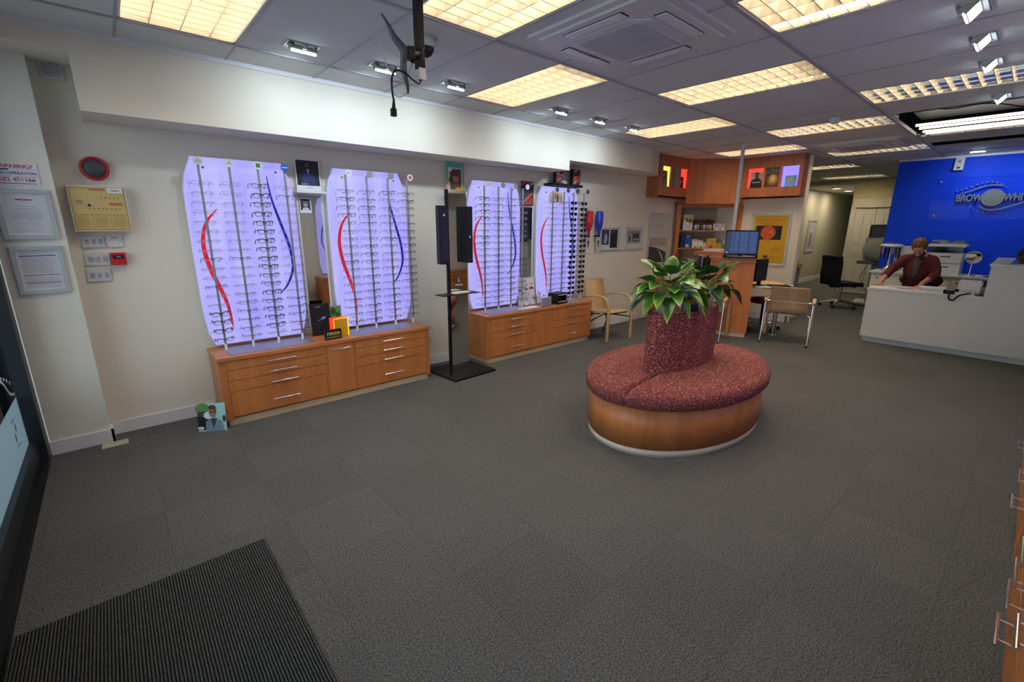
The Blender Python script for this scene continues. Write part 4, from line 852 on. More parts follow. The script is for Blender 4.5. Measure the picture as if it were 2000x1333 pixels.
B('cherry_h').lathe([(.93, .945), (.90, .945), (.90, .925), (0, .925)], sx=.492, sy=.166, n=80).build('planter_tray', t, 'wooden tray rim')
# ------------------------------------------------------------------ plants
def leaf(mb, base, direc, L, Wd, droop, roll=0, cup=.12):
    """broad pointed leaf; 'edge' attribute collected in EDGE"""
    d = Vector(direc).normalized(); side = d.cross(Vector((0, 0, 1)));
    if side.length < .1: side = Vector((1, 0, 0))
    side.normalize(); up = side.cross(d).normalized(); q = Quaternion(d, roll); side = q @ side; up = q @ up
    nl, nw = 9, 6; vs = []
    for i in range(nl+1):
        u = i/nl; w = Wd*.5*(math.sin(PI*min(1, u**.62*1.0))**.85 if u < 1 else 0)*(1-.12*u); 
        c = Vector(base)+d*(L*u)*(1-.12*droop*u)-Vector((0, 0, 1))*(droop*L*.55*u*u)
        for j in range(nw+1):
            v = j/nw*2-1; wob = .015*L*math.sin(u*9+v*3)*abs(v)
            p = c+side*(w*v)+up*(cup*w*abs(v)**1.5*1.6+wob); vs.append(p)
            EDGE.append(min(1, .12+.9*abs(v)**4*(.35+.65*u)+max(0, u-.72)*2.2)*(1 if i else .1))
    fs = [(i*(nw+1)+j, i*(nw+1)+j+1, (i+1)*(nw+1)+j+1, (i+1)*(nw+1)+j) for i in range(nl) for j in range(nw)]
    mb.add(vs, fs, True)
def plant(name, label, loc, lm, specs_, seed, pot_r=.086, pot_h=.15):
    global EDGE
    rnd = random.Random(seed); t = thing(name, label, 'plant', loc); EDGE = []
    B('pot_cream').lathe([(0, 0), (pot_r*.86, 0), (pot_r*.92, .01), (pot_r, pot_h*.6), (pot_r*1.0, pot_h), (pot_r*.94, pot_h), (pot_r*.9, pot_h-.02), (0, pot_h-.02)], n=32).build('pot', t)
    B('soil').lathe([(0, pot_h-.018), (pot_r*.9, pot_h-.018)], n=24).build('soil', t)
    for an, z in ((3.9, .035), (4.35, .10), (5.0, .02), (2.9, .09), (5.6, .12), (5.2, .07), (.5, .06), (1.6, .1)):
        rr = pot_r*(.90+.1*min(1, z/pot_h/.6)); MB().mat('pot_dot').ball((rr*math.cos(an), rr*math.sin(an), z), (.011, .011, .011), n=10, m=6).build('pot_dot', t, 'pale green dot')
    lv = B(lm); st = MB().mat('stem_green')
    for (az, el, reach, L, Wd, dr) in specs_:
        a = math.radians(az); e = math.radians(el); h = Vector((math.cos(a)*math.cos(e), math.sin(a)*math.cos(e), math.sin(e)))
        b0 = Vector((math.cos(a)*pot_r*.3, math.sin(a)*pot_r*.3, pot_h-.02)); b1 = b0+h*reach+Vector((0, 0, .03))
        mid = (b0+b1)/2+Vector((0, 0, .03)); st.tube(spline([tuple(b0), tuple(mid), tuple(b1)], 5), .0028, n=5)
        out = Vector((math.cos(a), math.sin(a), 0)); dvec = out*math.cos(e*.8)+Vector((0, 0, math.sin(e*.8)-.42*dr))
        leaf(lv, b1, dvec, L*1.12, Wd*1.36, dr, roll=rnd.uniform(-.5, .5))
    o = lv.build('foliage', t); at = o.data.attributes.new('edge', 'FLOAT', 'POINT'); at.data.foreach_set('value', EDGE[:len(o.data.vertices)])
    st.build('stems', t)
    return t
rn = random.Random(5); sp = []
sp += [(100, 62, .20, .16, .09, .35), (150, 70, .19, .15, .09, .4), (215, 72, .17, .16, .10, .5), (285, 72, .19, .16, .10, .4), (25, 70, .2, .15, .08, .3), (340, 58, .19, .16, .09, .5), (185, 60, .18, .17, .10, .6), (245, 50, .16, .17, .11, .8)]
# towards the viewer's left is azimuth ~150, right ~ -30, camera side ~ 208
for az, el, re, L, Wd, dr in [(150, 8, .13, .17, .09, 1.0), (160, 32, .12, .17, .10, .7), (140, 48, .13, .15, .09, .5), (175, 15, .10, .18, .10, 1.1), (195, 25, .09, .17, .10, 1.0), (212, 5, .08, .16, .09, 1.3), (228, 30, .09, .18, .10, .9), (250, 12, .09, .16, .09, 1.2),
    (275, 25, .10, .17, .10, .9), (300, 10, .11, .18, .09, 1.2), (318, 32, .13, .18, .10, .8), (335, 15, .14, .18, .09, 1.0), (350, 40, .13, .16, .09, .6), (20, 30, .12, .16, .09, .7), (60, 35, .12, .16, .09, .7), (100, 30, .13, .16, .09, .8), (125, 22, .13, .17, .09, .9),
    (200, 55, .12, .16, .09, .5), (240, 60, .12, .15, .09, .4), (300, 60, .14, .15, .08, .4), (110, 84, .21, .15, .075, .0), (170, 66, .15, .14, .08, .3), (330, 66, .17, .14, .08, .3), (265, 45, .12, .17, .10, .7), (185, 42, .13, .18, .11, .7), (155, 20, .16, .14, .08, 1.0), (220, 45, .10, .16, .1, .8), (290, 42, .13, .16, .09, .7), (155, 5, .20, .14, .07, 1.4), (325, 5, .2, .15, .08, 1.2)]:
    sp.append((az, el, re, L, Wd, dr))
plant('potted_plant', 'leafy yellow-edged potted plant on the island seat, left and larger', (3.225, 1.835, .925), 'leaf_bright', sp, 3)
sp2 = [(a+rn.uniform(-12, 12), e, re*.95, L*.86, Wd*.95, dr) for (a, e, re, L, Wd, dr) in sp if e < 80 and rn.random() < .82]
sp2 += [(330, 40, .2, .13, .06, .2), (150, 50, .2, .14, .06, .1), (310, 55, .19, .14, .05, .1)]
plant('potted_plant', 'darker green potted plant on the island seat, right and smaller', (3.735, 1.795, .925), 'leaf_deep', sp2, 9, .080, .14)
t = thing('leaflet_rack', 'clear rack of colourful leaflets between the two potted plants', 'leaflet rack', (3.50, 1.79, .925), -.35)
B('acrylic').box((-.07, -.04, 0), (.07, -.036, .12)).box((-.07, .03, 0), (.07, .034, .20)).box((-.07, -.04, 0), (.07, .034, .004)).build('rack', t)
for i, m in enumerate(('print_navy', 'print_cyan', 'paper_white', 'print_blue', 'print_sky')):
    a = B(m).box((-.062+.0, -.03+.012*i, .004), (.062, -.026+.012*i, .13+.022*i)); a.mat('print_orange' if i == 0 else 'print_grey').box((-.04, -.0305+.012*i, .06+.02*i), (.03, -.030+.012*i, .10+.02*i)); a.build('leaflet', t)
# ------------------------------------------------------------------ wooden armchair by the wall
def plywood(mb, sec, w, th):          # sec: (y,z) side section, width along x, thickness th
    sec = spline(sec, 5); n = len(sec); vs = []
    for i, (y, z) in enumerate(sec):
        a = sec[max(i-1, 0)]; b = sec[min(i+1, n-1)]; dy, dz = b[0]-a[0], b[1]-a[1]; l = math.hypot(dy, dz); ny, nz = -dz/l*th/2, dy/l*th/2
        for s_ in (-1, 1):
            for x in (-w/2, w/2): vs.append((x, y+ny*s_, z+nz*s_))
    fs = []
    for i in range(n-1):
        k = 4*i; fs += [(k, k+1, k+5, k+4), (k+2, k+6, k+7, k+3), (k, k+4, k+6, k+2), (k+1, k+3, k+7, k+5)]
    fs += [(0, 2, 3, 1), (4*n-4, 4*n-3, 4*n-1, 4*n-2)]
    return mb.add(vs, fs, True)
def bent(mb, pts, w, th):             # flat bentwood strip: wide along x
    pts = spline(pts, 5); n = len(pts); vs = []
    for i, p in enumerate(pts):
        a = Vector(pts[max(i-1, 0)]); b = Vector(pts[min(i+1, n-1)]); d = (b-a).normalized(); nx = Vector((1, 0, 0)); up = nx.cross(d).normalized()
        for s_ in (-1, 1):
            for q in (-1, 1): vs.append(Vector(p)+nx*w/2*q+up*th/2*s_)
    fs = []
    for i in range(n-1):
        k = 4*i; fs += [(k, k+1, k+5, k+4), (k+2, k+6, k+7, k+3), (k, k+4, k+6, k+2), (k+1, k+3, k+7, k+5)]
    fs += [(0, 2, 3, 1), (4*n-4, 4*n-3, 4*n-1, 4*n-2)]
    return mb.add(vs, fs, True)
t = thing('wooden_armchair', 'pale bentwood armchair against the wall beside the second cabinet', 'chair', (5.315, 3.975, 0), -.10)   # front faces -y
plywood(B('beech'), [(-.24, .415), (-.15, .425), (0, .405), (.12, .395)], .41, .014).build('seat', t)
plywood(B('beech'), [(.17, .37), (.20, .45), (.235, .62), (.285, .80), (.29, .835)], .38, .013).build('backrest', t)
for sx in (-1, 1):
    x = sx*.24; bent(B('beech'), [(x, -.26, 0), (x, -.262, .25), (x, -.26, .45), (x, -.235, .57), (x, -.17, .625), (x, -.08, .64), (x, .08, .63), (x, .24, .60)], .038, .026).build('leg', t, 'front leg bending into the armrest')
    B('black_metal').tube([(sx*.24, .02, .38), (sx*.24, .16, .30), (sx*.24, .28, 0)], .010).tube([(sx*.24, .21, .36), (sx*.24, -.1, .395)], .008).build('rear_leg', t, 'black metal rear leg')
B('black_metal').tube([(-.25, -.25, .33), (.0, .02, .36), (.25, .20, .18)], .008).tube([(.25, -.25, .33), (.0, .02, .36), (-.25, .20, .18)], .008).box((-.22, -.20, .385), (.22, -.18, .40)).box((-.22, .10, .38), (.22, .12, .395)).build('under_frame', t)
# ------------------------------------------------------------------ chrome-legged chairs (backs to the viewer)
def chrome_chair(loc, rz, label):     # sitter faces +y
    t = thing('chrome_armchair', label, 'chair', loc, rz, 'plywood and chrome armchairs at the dispensing desk')
    plywood(B('beech_grey'), [(.26, .43), (.15, .435), (-.05, .42), (-.165, .425), (-.205, .47), (-.215, .56), (-.235, .70), (-.255, .80)], .46, .013).build('seat_shell', t)
    for sx in (-1, 1):
        x = sx*.285
        B('chrome').tube(spline([(x, -.30, .012), (x, -.255, .30), (x, -.225, .55), (x-sx*.012, -.215, .585), (x-sx*.04, -.215, .595)], 5), .0115).build('rear_leg', t, 'chrome rear leg')
        B('chrome').tube(spline([(x, -.30, .012), (x-sx*.012, -.20, .25), (x-sx*.02, -.15, .38), (x-sx*.05, -.11, .405), (x-sx*.10, -.10, .41)], 5), .0100).build('brace', t, 'chrome brace')
        B('black_plastic').ball((x, -.302, .014), (.018, .018, .014), n=10, m=6).build('foot', t, 'black foot')
        bent(B('beech'), [(x, .25, 0), (x, .24, .30), (x, .225, .53), (x, .17, .60), (x, .05, .615), (x, -.12, .61), (x, -.24, .60)], .042, .022).build('front_leg', t, 'wooden front leg and armrest')
    B('chrome').tube([(-.255, -.216, .595), (.255, -.216, .595)], .011).build('rear_rail', t, 'chrome rear rail')
    B('chrome').tube([(-.22, .16, .415), (.22, .16, .415)], .009).tube([(-.22, -.08, .405), (.22, -.08, .405)], .009).build('seat_rail', t)
    return t
chrome_chair((7.17, 2.18, 0), math.radians(-104+28), 'plywood and chrome armchair with its back to the camera, in full view')
chrome_chair((6.46, 3.06, 0), math.radians(-76), 'plywood and chrome armchair mostly hidden behind the island seat')
# ------------------------------------------------------------------ dispensing desk, pedestal and screen
t = thing('pedestal_desk', 'cherry pedestal with desk behind it carrying the blue screen', 'desk', (0, 0, 0))
pp = [(6.905, 2.615), (6.775, 2.905), (6.80, 3.22), (7.12, 3.20), (7.16, 2.72)]
def inset(P, d):
    cx = sum(p[0] for p in P)/len(P); cy = sum(p[1] for p in P)/len(P); return [(x+(cx-x)/math.hypot(cx-x, cy-y)*d, y+(cy-y)/math.hypot(cx-x, cy-y)*d) for x, y in P]
B('plinth_cream').prism(inset(pp, .02), 0, .06).build('plinth', t, 'pale plinth'); B('cherry').prism(pp, .06, 1.085).build('pedestal', t)
B('cherry').prism([(6.903, 2.610), (6.768, 2.905), (6.80, 3.225), (7.13, 3.205), (7.17, 2.715)], 1.09, 1.165).build('pedestal_top', t)
B('cherry_h').prism([(6.93, 3.0), (6.93, 3.56), (7.3, 3.56), (7.3, 3.0)], 1.165, 1.225).build('raised_box', t)
B('beech').prism([(6.98, 2.55), (7.35, 2.28), (7.62, 2.30), (7.9, 2.6), (8.4, 3.3), (8.5, 3.72), (7.86, 4.36), (7.1, 4.40), (7.0, 4.0), (7.25, 3.6), (7.1, 3.2), (7.1, 2.72)], .725, .75).build('desk_top', t, 'pale beech desk top')
B('cherry').prism([(7.02, 3.98), (7.12, 4.38), (7.14, 4.38), (7.27, 3.62), (7.25, 3.60)], .10, .725).build('modesty_panel', t)
B('steel').cyl((7.40, 2.42, 0), (7.40, 2.42, .725), .030, n=16).cyl((7.40, 2.42, 0), (7.40, 2.42, .012), .06, n=20).build('leg', t, 'grey metal desk leg')
# white pole
t = thing('ceiling_pole', 'thin white pole rising from pedestal screen to the ceiling', 'pole', (6.83, 2.985, 1.225)); t.location = (6.98, 3.02, 1.225)
B('white_plastic').cyl((0, 0, 0), (0, 0, CZ-1.225), .026, n=20).build('tube', t); B('white_plastic').cyl((0, 0, CZ-1.225-.012), (0, 0, CZ-1.225), .036, n=20).build('collar', t)
# screen
def screen(name, label, loc, rz, w, h, lift, tilt=0, lit=True):
    t = thing(name, label, 'screen', loc, rz)
    f = B('black_gloss'); f.at((0, 0, lift), (tilt, 0, 0)); f.box((-w/2, -.02, 0), (w/2, .025, h), .006).build('bezel', t)
    f = B('screen_dark' if lit else 'black_gloss'); f.at((0, 0, lift), (tilt, 0, 0)); f.box((-w/2+.018, -.0215, .03), (w/2-.018, -.02, h-.018))
    if lit:
        f.mat('screen_blue'); X0, X1 = -w/2+.018, w/2-.018; W_ = X1-X0
        f.box((X0+W_*.16, -.0225, .032), (X1-.012, -.0215, h-.020)); f.mat('screen_line')
        for u in (.42, .71, .97): f.box((X0+W_*u-.004, -.0230, .034), (X0+W_*u+.004, -.0225, h-.022))
        for k in range(5):
            for u in (.28, .56, .83): f.tube([(X0+W_*(u-.10), -.0232, .06+k*.062), (X0+W_*(u-.04), -.0232, .052+k*.062), (X0+W_*u, -.0232, .06+k*.062), (X0+W_*(u+.05), -.0232, .052+k*.062), (X0+W_*(u+.1), -.0232, .062+k*.062)], .0022, n=4)
        f.tube(spline([(X0+W_*.27, -.0232, h-.03), (X0+W_*.22, -.0232, h*.55), (X0+W_*.27, -.0232, .04)], 5), .003, n=4)
        f.mat('niche_blue').box((X0+.01, -.0228, .034), (X0+.035, -.0215, .045))
    f.build('display', t)
    return t
t = screen('screen', 'black wide screen showing blue spectacle display, on the cherry pedestal', (6.80, 2.80, 1.165), math.radians(-65), .44, .35, .035, math.radians(-4))
B('black_plastic').box((-.20, -.03, 0), (.20, .16, .018), .005).box((-.03, .03, .015), (.03, .05, .20)).box((-.22, -.035, .0), (-.19, -.01, .05)).box((.19, -.035, .0), (.22, -.01, .05)).build('stand', t); B('steel').box((-.17, -.034, .020), (.16, -.030, .026)).build('trim_strip', t)
tag(B('paper').box((-.10, -.13, 0), (.10, .13, .035)).build('paper_stack'), 'stack of white paper on the raised box left of the screen', 'paper').location = (7.06, 3.30, 1.225)
# things on the desk
t = thing('computer_monitor', 'black monitor standing on the desk behind the pedestal', 'monitor', (7.20, 2.66, .75), math.radians(84)); B('black_plastic').box((-.04, -.16, .07), (.01, .16, .39), .004).build('casing', t); B('black_gloss').box((.010, -.15, .08), (.013, .15, .38)).build('display', t); B('black_plastic').box((-.03, -.03, .0), (.0, .03, .15)).box((-.09, -.10, 0), (.07, .10, .012)).build('stand', t)
t = thing('keyboard', 'black keyboard on the pale desk behind the plywood chair', 'keyboard', (7.33, 2.42, .75), math.radians(40)); B('black_plastic').box((-.08, -.15, 0), (.08, .13, .018), .003).build('casing', t); a = B('dark_grey')
for i in range(5):
    for j in range(14): a.box((-.07+.028*i, -.14+.019*j, .018), (-.046+.028*i, -.125+.019*j, .022))
a.build('keys', t)
t = thing('computer_mouse', 'dark computer mouse beside the keyboard on the pale desk', 'mouse', (7.43, 2.35, .75), .5); B('black_gloss').ball((0, 0, .012), (.03, .05, .018)).build('shell', t)
tag(B('print_cyan').box((-.08, -.10, 0), (.08, .10, .004)).build('blue_folder'), 'pale blue folder on the pale desk edge behind the pedestal', 'folder').location = (7.10, 2.53, .75)
def desk_thing(name, label, cat, loc, rz, parts):
    t = thing(name, label, cat, loc, rz)
    for nm, m, a, b in parts: B(m).box(a, b, .003).build(nm, t)
    return t
t = desk_thing('stand_mirror', 'silver-edged square counter mirror on the desk, left of pair', 'mirror', (7.55, 3.62, .75), math.radians(-50), [('frame', 'aluminium', (-.10, -.01, .05), (.10, .01, .36)), ('foot', 'steel', (-.05, -.04, 0), (.05, .05, .012)), ('stem', 'steel', (-.01, -.005, .01), (.01, .008, .06))]); B('print_black').box((-.088, -.012, .062), (.088, -.010, .348)).build('glass', t)
t = desk_thing('stand_mirror', 'silver-edged narrow counter mirror on the desk, right of pair', 'mirror', (7.40, 3.32, .75), math.radians(-28), [('frame', 'aluminium', (-.06, -.01, .05), (.06, .01, .37)), ('foot', 'steel', (-.05, -.04, 0), (.05, .05, .012)), ('stem', 'steel', (-.01, -.005, .01), (.01, .008, .06))]); B('print_black').box((-.05, -.012, .062), (.05, -.010, .358)).build('glass', t)
desk_thing('mirror_box', 'dark and tan upright box on the desk under shelves', 'box', (7.66, 4.05, .75), math.radians(-45), [('left_face', 'dark_grey', (-.12, -.06, 0), (-.01, .06, .30)), ('right_face', 'print_sand', (-.01, -.06, 0), (.11, .06, .30))])
desk_thing('dark_tablet', 'dark green tablet with pale top edge on the desk', 'tablet', (7.78, 3.82, .75), math.radians(-45), [('face', 'print_navy', (-.08, -.01, .10), (.08, .01, .35)), ('top_edge', 'print_cream', (-.085, -.012, .35), (.085, .012, .38)), ('stand', 'black_plastic', (-.08, -.03, 0), (.08, .05, .10))])
desk_thing('white_card', 'small white card standing behind the left potted plant', 'card', (7.30, 4.08, .75), math.radians(-50), [('card', 'paper_white', (-.10, -.004, 0), (.10, .004, .14))])
for lc, lb in (((7.62, 4.24, .75), 'dark red tasselled ornament on a stand beside shelving upright'), ((7.18, 3.44, .92), 'dark red tasselled ornament hanging left of the pedestal screen')):
    t = thing('red_tassel', lb, 'ornament', lc); k = 0 if lc[2] < .8 else -.02
    B('red_plastic').tube(spline([(-.05, 0, .12), (-.02, 0, .22), (.02, 0, .33), (.03, 0, .38)], 4), [.012]*4+[.022]*4+[.028]*4+[.012]).build('tassel', t); B('black_plastic').tube([(-.07, 0, .75-lc[2]), (-.05, 0, .14)], .004).build('stalk', t); B('white_gloss').tube([(.03, 0, .37), (.06, 0, .35), (.10, 0, .345)], .004).build('cord', t)
# swivel stool
t = thing('swivel_stool', 'red-seated swivel stool under the desk behind the pedestal', 'stool', (7.72, 2.72, 0), .3)
B('seat_red').lathe([(0, .43), (.19, .43), (.21, .45), (.21, .48), (.19, .50), (0, .505)], n=28).build('seat', t); B('black_plastic').cyl((0, 0, .10), (0, 0, .43), .025, n=12).build('column', t)
for k in range(5):
    a = 2*PI*k/5; lg = B('chrome').tube([(.02*math.cos(a), .02*math.sin(a), .12), (.16*math.cos(a), .16*math.sin(a), .10), (.26*math.cos(a), .26*math.sin(a), .065)], .013).build('leg', t, 'chrome star leg'); B('black_plastic').ball((.265*math.cos(a), .265*math.sin(a), .028), (.026, .026, .028), n=10, m=6).build('castor', lg)
# ------------------------------------------------------------------ cherry canopy and corner shelving
t = thing('cherry_canopy', 'cherry wood canopy across the corner with lit niches', 'canopy', (0, 0, 0))
# left wing on the display wall, diagonal middle, right wing on the partition; the wings are open boxes round three niches each
def wing_front(mb, P0, P1, z0, z1, nz0, nz1, niches, th=.02):
    P0, P1 = Vector(P0), Vector(P1); L = (P1-P0).length; d = (P1-P0)/L; nrm = Vector((d.y, -d.x, 0)) if False else Vector((-d.y, d.x, 0))
    def pc(u0, u1, za, zb):
        a = P0+d*u0; b = P0+d*u1; q = nrm*th
        vs = [(*a.xy, za), (*b.xy, za), (*(b+q).xy, za), (*(a+q).xy, za), (*a.xy, zb), (*b.xy, zb), (*(b+q).xy, zb), (*(a+q).xy, zb)]
        mb.add(vs, [(0, 3, 2, 1), (4, 5, 6, 7), (0, 1, 5, 4), (1, 2, 6, 5), (2, 3, 7, 6), (3, 0, 4, 7)], False)
    pc(0, L, z0, nz0); pc(0, L, nz1, z1); u = 0
    for a, b in niches: pc(u, a, nz0, nz1); u = b
    pc(u, L, nz0, nz1)
nzL, nzH = 2.235, 2.545
a = B('cherry_canopy'); wing_front(a, (6.86, 4.23, 0), (7.80, 4.23, 0), 2.065, CZ, nzL, nzH, [(.08, .32), (.36, .60), (.64, .86)])
a.box((6.86, 4.23, 2.065), (7.9, WY, 2.085)).box((6.86, 4.25, 2.085), (6.88, WY, CZ)); a.build('left_wing', t)
# wing on the partition, front at x=8.38
a = B('cherry_canopy'); wing_front(a, (8.38, 3.56, 0), (8.38, 2.66, 0), 2.065, CZ, nzL, nzH, [(.07, .31), (.345, .56), (.60, .84)])
a.box((8.38, 2.66, 2.065), (8.6, 3.62, 2.085)).box((8.40, 2.66, 2.085), (8.6, 2.68, CZ)); a.build('right_wing', t)
B('cherry_canopy').prism([(7.74, 4.23), (8.38, 3.56), (8.42, 3.60), (7.80, 4.27)], 1.985, CZ).build('diagonal_front', t)
B('cherry_canopy').prism([(7.80, 4.30), (8.42, 3.62), (8.6, 3.62), (8.6, WY), (7.80, WY)], 1.99, 2.01).build('soffit', t)
def niche(P0, rot, w, mtl, nm):
    n_ = MB(); n_.mat(mtl); n_.at(P0, (0, 0, rot)); d = .17; h = nzH-nzL
    n_.add([(0, d, 0), (w, d, 0), (w, d, h), (0, d, h), (0, 0.021, 0), (w, .021, 0), (w, .021, h), (0, .021, h)], [(0, 1, 2, 3), (0, 4, 5, 1), (3, 2, 6, 7), (0, 3, 7, 4), (1, 5, 6, 2)], False); return n_.build(nm, t)
for (u0, u1), m in zip([(.08, .32), (.36, .60), (.64, .86)], ['niche_yellow', 'niche_white', 'niche_red']): niche((6.86+u0, 4.23, nzL), 0, u1-u0, m, 'niche_lining')
for (u0, u1), m in zip([(.07, .31), (.345, .56), (.60, .84)], ['niche_red', 'niche_white', 'niche_blue']): niche((8.38, 3.56-u0, nzL), -PI/2, u1-u0, m, 'niche_lining')
poster('niche_card', 'dark fashion portrait card in the yellow-lit canopy niche', 'card', (7.055, 4.275, nzL), .20, .25, [('r', (0, 0, 1, 1), 'print_black'), ('e', (.48, .76, .16, .13), 'print_skin'), ('r', (.32, .76, .64, .80), 'print_dark'), ('r', (.1, .42, .9, .47), 'print_grey'), ('p', [(.3, 0), (.42, .36), (.6, .36), (.75, 0)], 'print_jacket')], rx=-.05)
desk_thing('niche_block', 'small brown block in the unlit left canopy niche', 'block', (7.26, 4.31, nzL), 0, [('block', 'print_brown', (-.03, -.03, 0), (.03, .03, .13))])
poster('niche_card', 'black card with white marks in red-lit niche, left wing', 'card', (7.61, 4.275, nzL), .15, .19, [('r', (0, 0, 1, 1), 'print_black'), ('r', (.25, .5, .5, .6), 'paper_white'), ('r', (.4, .35, .6, .45), 'print_red'), ('r', (.5, .55, .65, .62), 'paper_white')], rx=-.05)
poster('niche_card', 'bearded man portrait card in the red-lit niche, right wing', 'card', (8.43, 3.365, nzL), .20, .26, [('r', (0, 0, 1, 1), 'print_grey'), ('p', [(0, 0), (.08, .45), (.35, .6), (.7, .6), (.95, .42), (1, 0)], 'print_black'), ('e', (.52, .72, .16, .15), 'print_skin_dark'), ('e', (.52, .88, .18, .09), 'print_dark'), ('r', (.2, .33, .85, .38), 'paper')], rz=-PI/2)
poster('niche_card', 'dark golden framed photo card in the middle right canopy niche', 'card', (8.42, 3.105, nzL), .20, .225, [('r', (0, 0, 1, 1), 'print_brown'), ('e', (.5, .55, .40, .38), 'print_amber_dark'), ('e', (.5, .6, .24, .26), 'print_amber'), ('e', (.5, .62, .1, .16), 'print_cream')], rz=-PI/2)
poster('niche_card', 'teal card with yellow flower in the violet-lit niche', 'card', (8.45, 2.84, nzL), .17, .17, [('r', (0, 0, 1, 1), 'print_teal'), ('e', (.5, .62, .26, .26), 'print_yellow'), ('e', (.5, .62, .12, .12), 'print_teal'), ('r', (.42, .2, .58, .3), 'print_yellow')], rz=-PI/2)
# corner shelving, laid out along the diagonal: local x from 0 to 1.20, front at y=0
SA = math.atan2(3.585-4.40, 8.60-7.785)
t = thing('corner_shelving', 'cherry corner shelf unit holding boxes under the canopy', 'shelf unit', (7.785, 4.40, 0), SA); SW = 1.15
B('cherry').box((0, 0, 0), (.075, .035, 1.985)).build('upright', t); B('cherry').box((SW-.075, 0, 0), (SW, .035, 1.985)).build('upright', t)
B('shelf_tan_shaded').prism([(.02, .035), (SW-.02, .035), (SW-.30, .33), (.30, .33)], .0, .001).box((.22, .33, 0), (SW-.22, .34, 1.985)).build('back_panel', t, 'tan back panel, darkened for shade')
a = B('shelf_tan_shaded'); a.prism([(.02, .03), (.03, .03), (.24, .33), (.22, .33)], 0, 1.985).prism([(SW-.02, .03), (SW-.03, .03), (SW-.24, .33), (SW-.22, .33)], 0, 1.985).build('side_panel', t)
for z in (1.51, 1.195): B('cherry_h').prism([(.06, .01), (SW-.06, .01), (SW-.27, .32), (.27, .32)], z, z+.022).build('shelf', t)
B('cherry_h').box((.06, 0, 1.93), (SW-.06, .03, 1.985)).build('header', t)
def onshelf(u, v, z): return (7.785+math.cos(SA)*u-math.sin(SA)*v, 4.40+math.sin(SA)*u+math.cos(SA)*v, z)
Z1, Z2 = 1.5325, 1.2175
poster('sunflower_card', 'tall white card with two sunflowers on the top shelf', 'card', onshelf(.24, .10, Z1), .17, .27, [('r', (0, 0, 1, 1), 'paper_white'), ('r', (.06, .72, .94, .98), 'print_sky'), ('e', (.72, .62, .25, .17), 'print_yellow'), ('e', (.72, .62, .09, .06), 'print_dark'), ('e', (.16, .72, .11, .09), 'print_yellow'), ('p', [(.3, .52), (.5, .6), (.42, .8), (.3, .75)], 'print_leaf'), ('r', (.25, .2, .7, .24), 'print_grey')], rz=SA)
for i, (m1, m2) in enumerate([('print_brown', 'paper_white'), ('print_teal', 'print_cyan'), ('rim_red', 'print_green'), ('print_dark', 'paper'), ('print_brown', 'print_pink'), ('print_dark', 'print_cream')]):
    cx, cy, cz = onshelf(.375+.055*i, .08+.03*(i % 2), Z1)
    t = thing('spectacle_cord_case', ['brown', 'teal', 'dark red', 'black', 'maroon', 'near-black'][i]+' spray of spectacle cords on top shelf, %s from left' % ORD[i], 'spectacle cords', (cx, cy, cz), SA, 'spectacle cords on the top shelf')
    B(m2).lathe([(0, 0), (.02, 0), (.025, .05), (.022, .09), (0, .10)], n=12).build('holder', t)
    s_ = B(m1)
    for q in range(7): an = 2*PI*q/7; s_.tube(spline([(0, 0, .08), (.018*math.cos(an), .015*math.sin(an), .13), (.045*math.cos(an), .02*math.sin(an), .17+.01*(q % 3)), (.06*math.cos(an), .03*math.sin(an), .13)], 3), .006, n=5)
    s_.build('cords', t)
t = thing('shelf_tray', 'clear tray under the spectacle cords on the top shelf', 'tray', onshelf(.52, .05, Z1), SA); B('acrylic').box((-.19, -.035, 0), (.19, -.032, .05)).box((-.19, -.035, 0), (.19, .09, .003)).build('tray', t)
poster('picture_card', 'small white card with car-like picture on the top shelf', 'card', onshelf(.80, .10, Z1), .20, .115, [('r', (0, 0, 1, 1), 'paper_white'), ('r', (.1, .45, .95, .92), 'print_grey'), ('e', (.55, .65, .12, .12), 'paper'), ('e', (.6, .25, .22, .12), 'print_grey')], rz=SA)
def pbox(name, label, u, v, z, w, h, d, m, shapes=(), rz=0, grp=None):
    t = thing(name, label, 'box', onshelf(u, v, z), SA+rz, grp); B(m).box((-w/2, 0, 0), (w/2, d, h), .001).build('carton', t)
    if shapes: pic(MB(), -w/2, 0, w/2, h, 0, shapes).build('print', t)
    return t
pbox('blue_box', 'large dark blue box at the left of the lower shelf', .225, .07, Z2, .19, .235, .12, 'print_navy', [('r', (.45, .02, .98, .98), 'print_blue'), ('r', (.5, .86, .92, .92), 'print_grey'), ('r', (.5, .76, .8, .80), 'print_grey'), ('r', (.5, .05, .82, .26), 'paper')])
for i, (u, w, h) in enumerate(((.385, .095, .15), (.485, .085, .135), (.565, .05, .10))):
    pbox('white_box', ['white box with orange print and green leaf, tallest of three', 'white box with faint print, middle of the three white ones', 'narrow white box next to the yellow boxes, smallest of three'][i], u, .05, Z2, w, h, .06, 'paper_white', [('r', (.1, .72, .9, .9), 'print_pink'), ('e', (.6, .1, .3, .09), 'print_green'), ('r', (.15, .4, .8, .44), 'print_grey')], grp='white product boxes on the lower shelf')
yl = ['yellow box with blue dot, bottom row left', 'yellow box with blue dot, bottom row middle', 'yellow box with blue dot, bottom row right', 'yellow box with blue dot, top row left', 'yellow box with blue dot, top row right']
for i, (u, z) in enumerate(((.635, 0), (.72, 0), (.805, 0), (.627, .088), (.712, .088))):
    pbox('yellow_box', yl[i], u, .03, Z2+z, .082, .086, .07, 'print_yellow', [('e', (.5, .55, .17, .17), 'print_grey'), ('e', (.5, .55, .08, .09), 'print_blue')], grp='yellow boxes on the lower shelf')
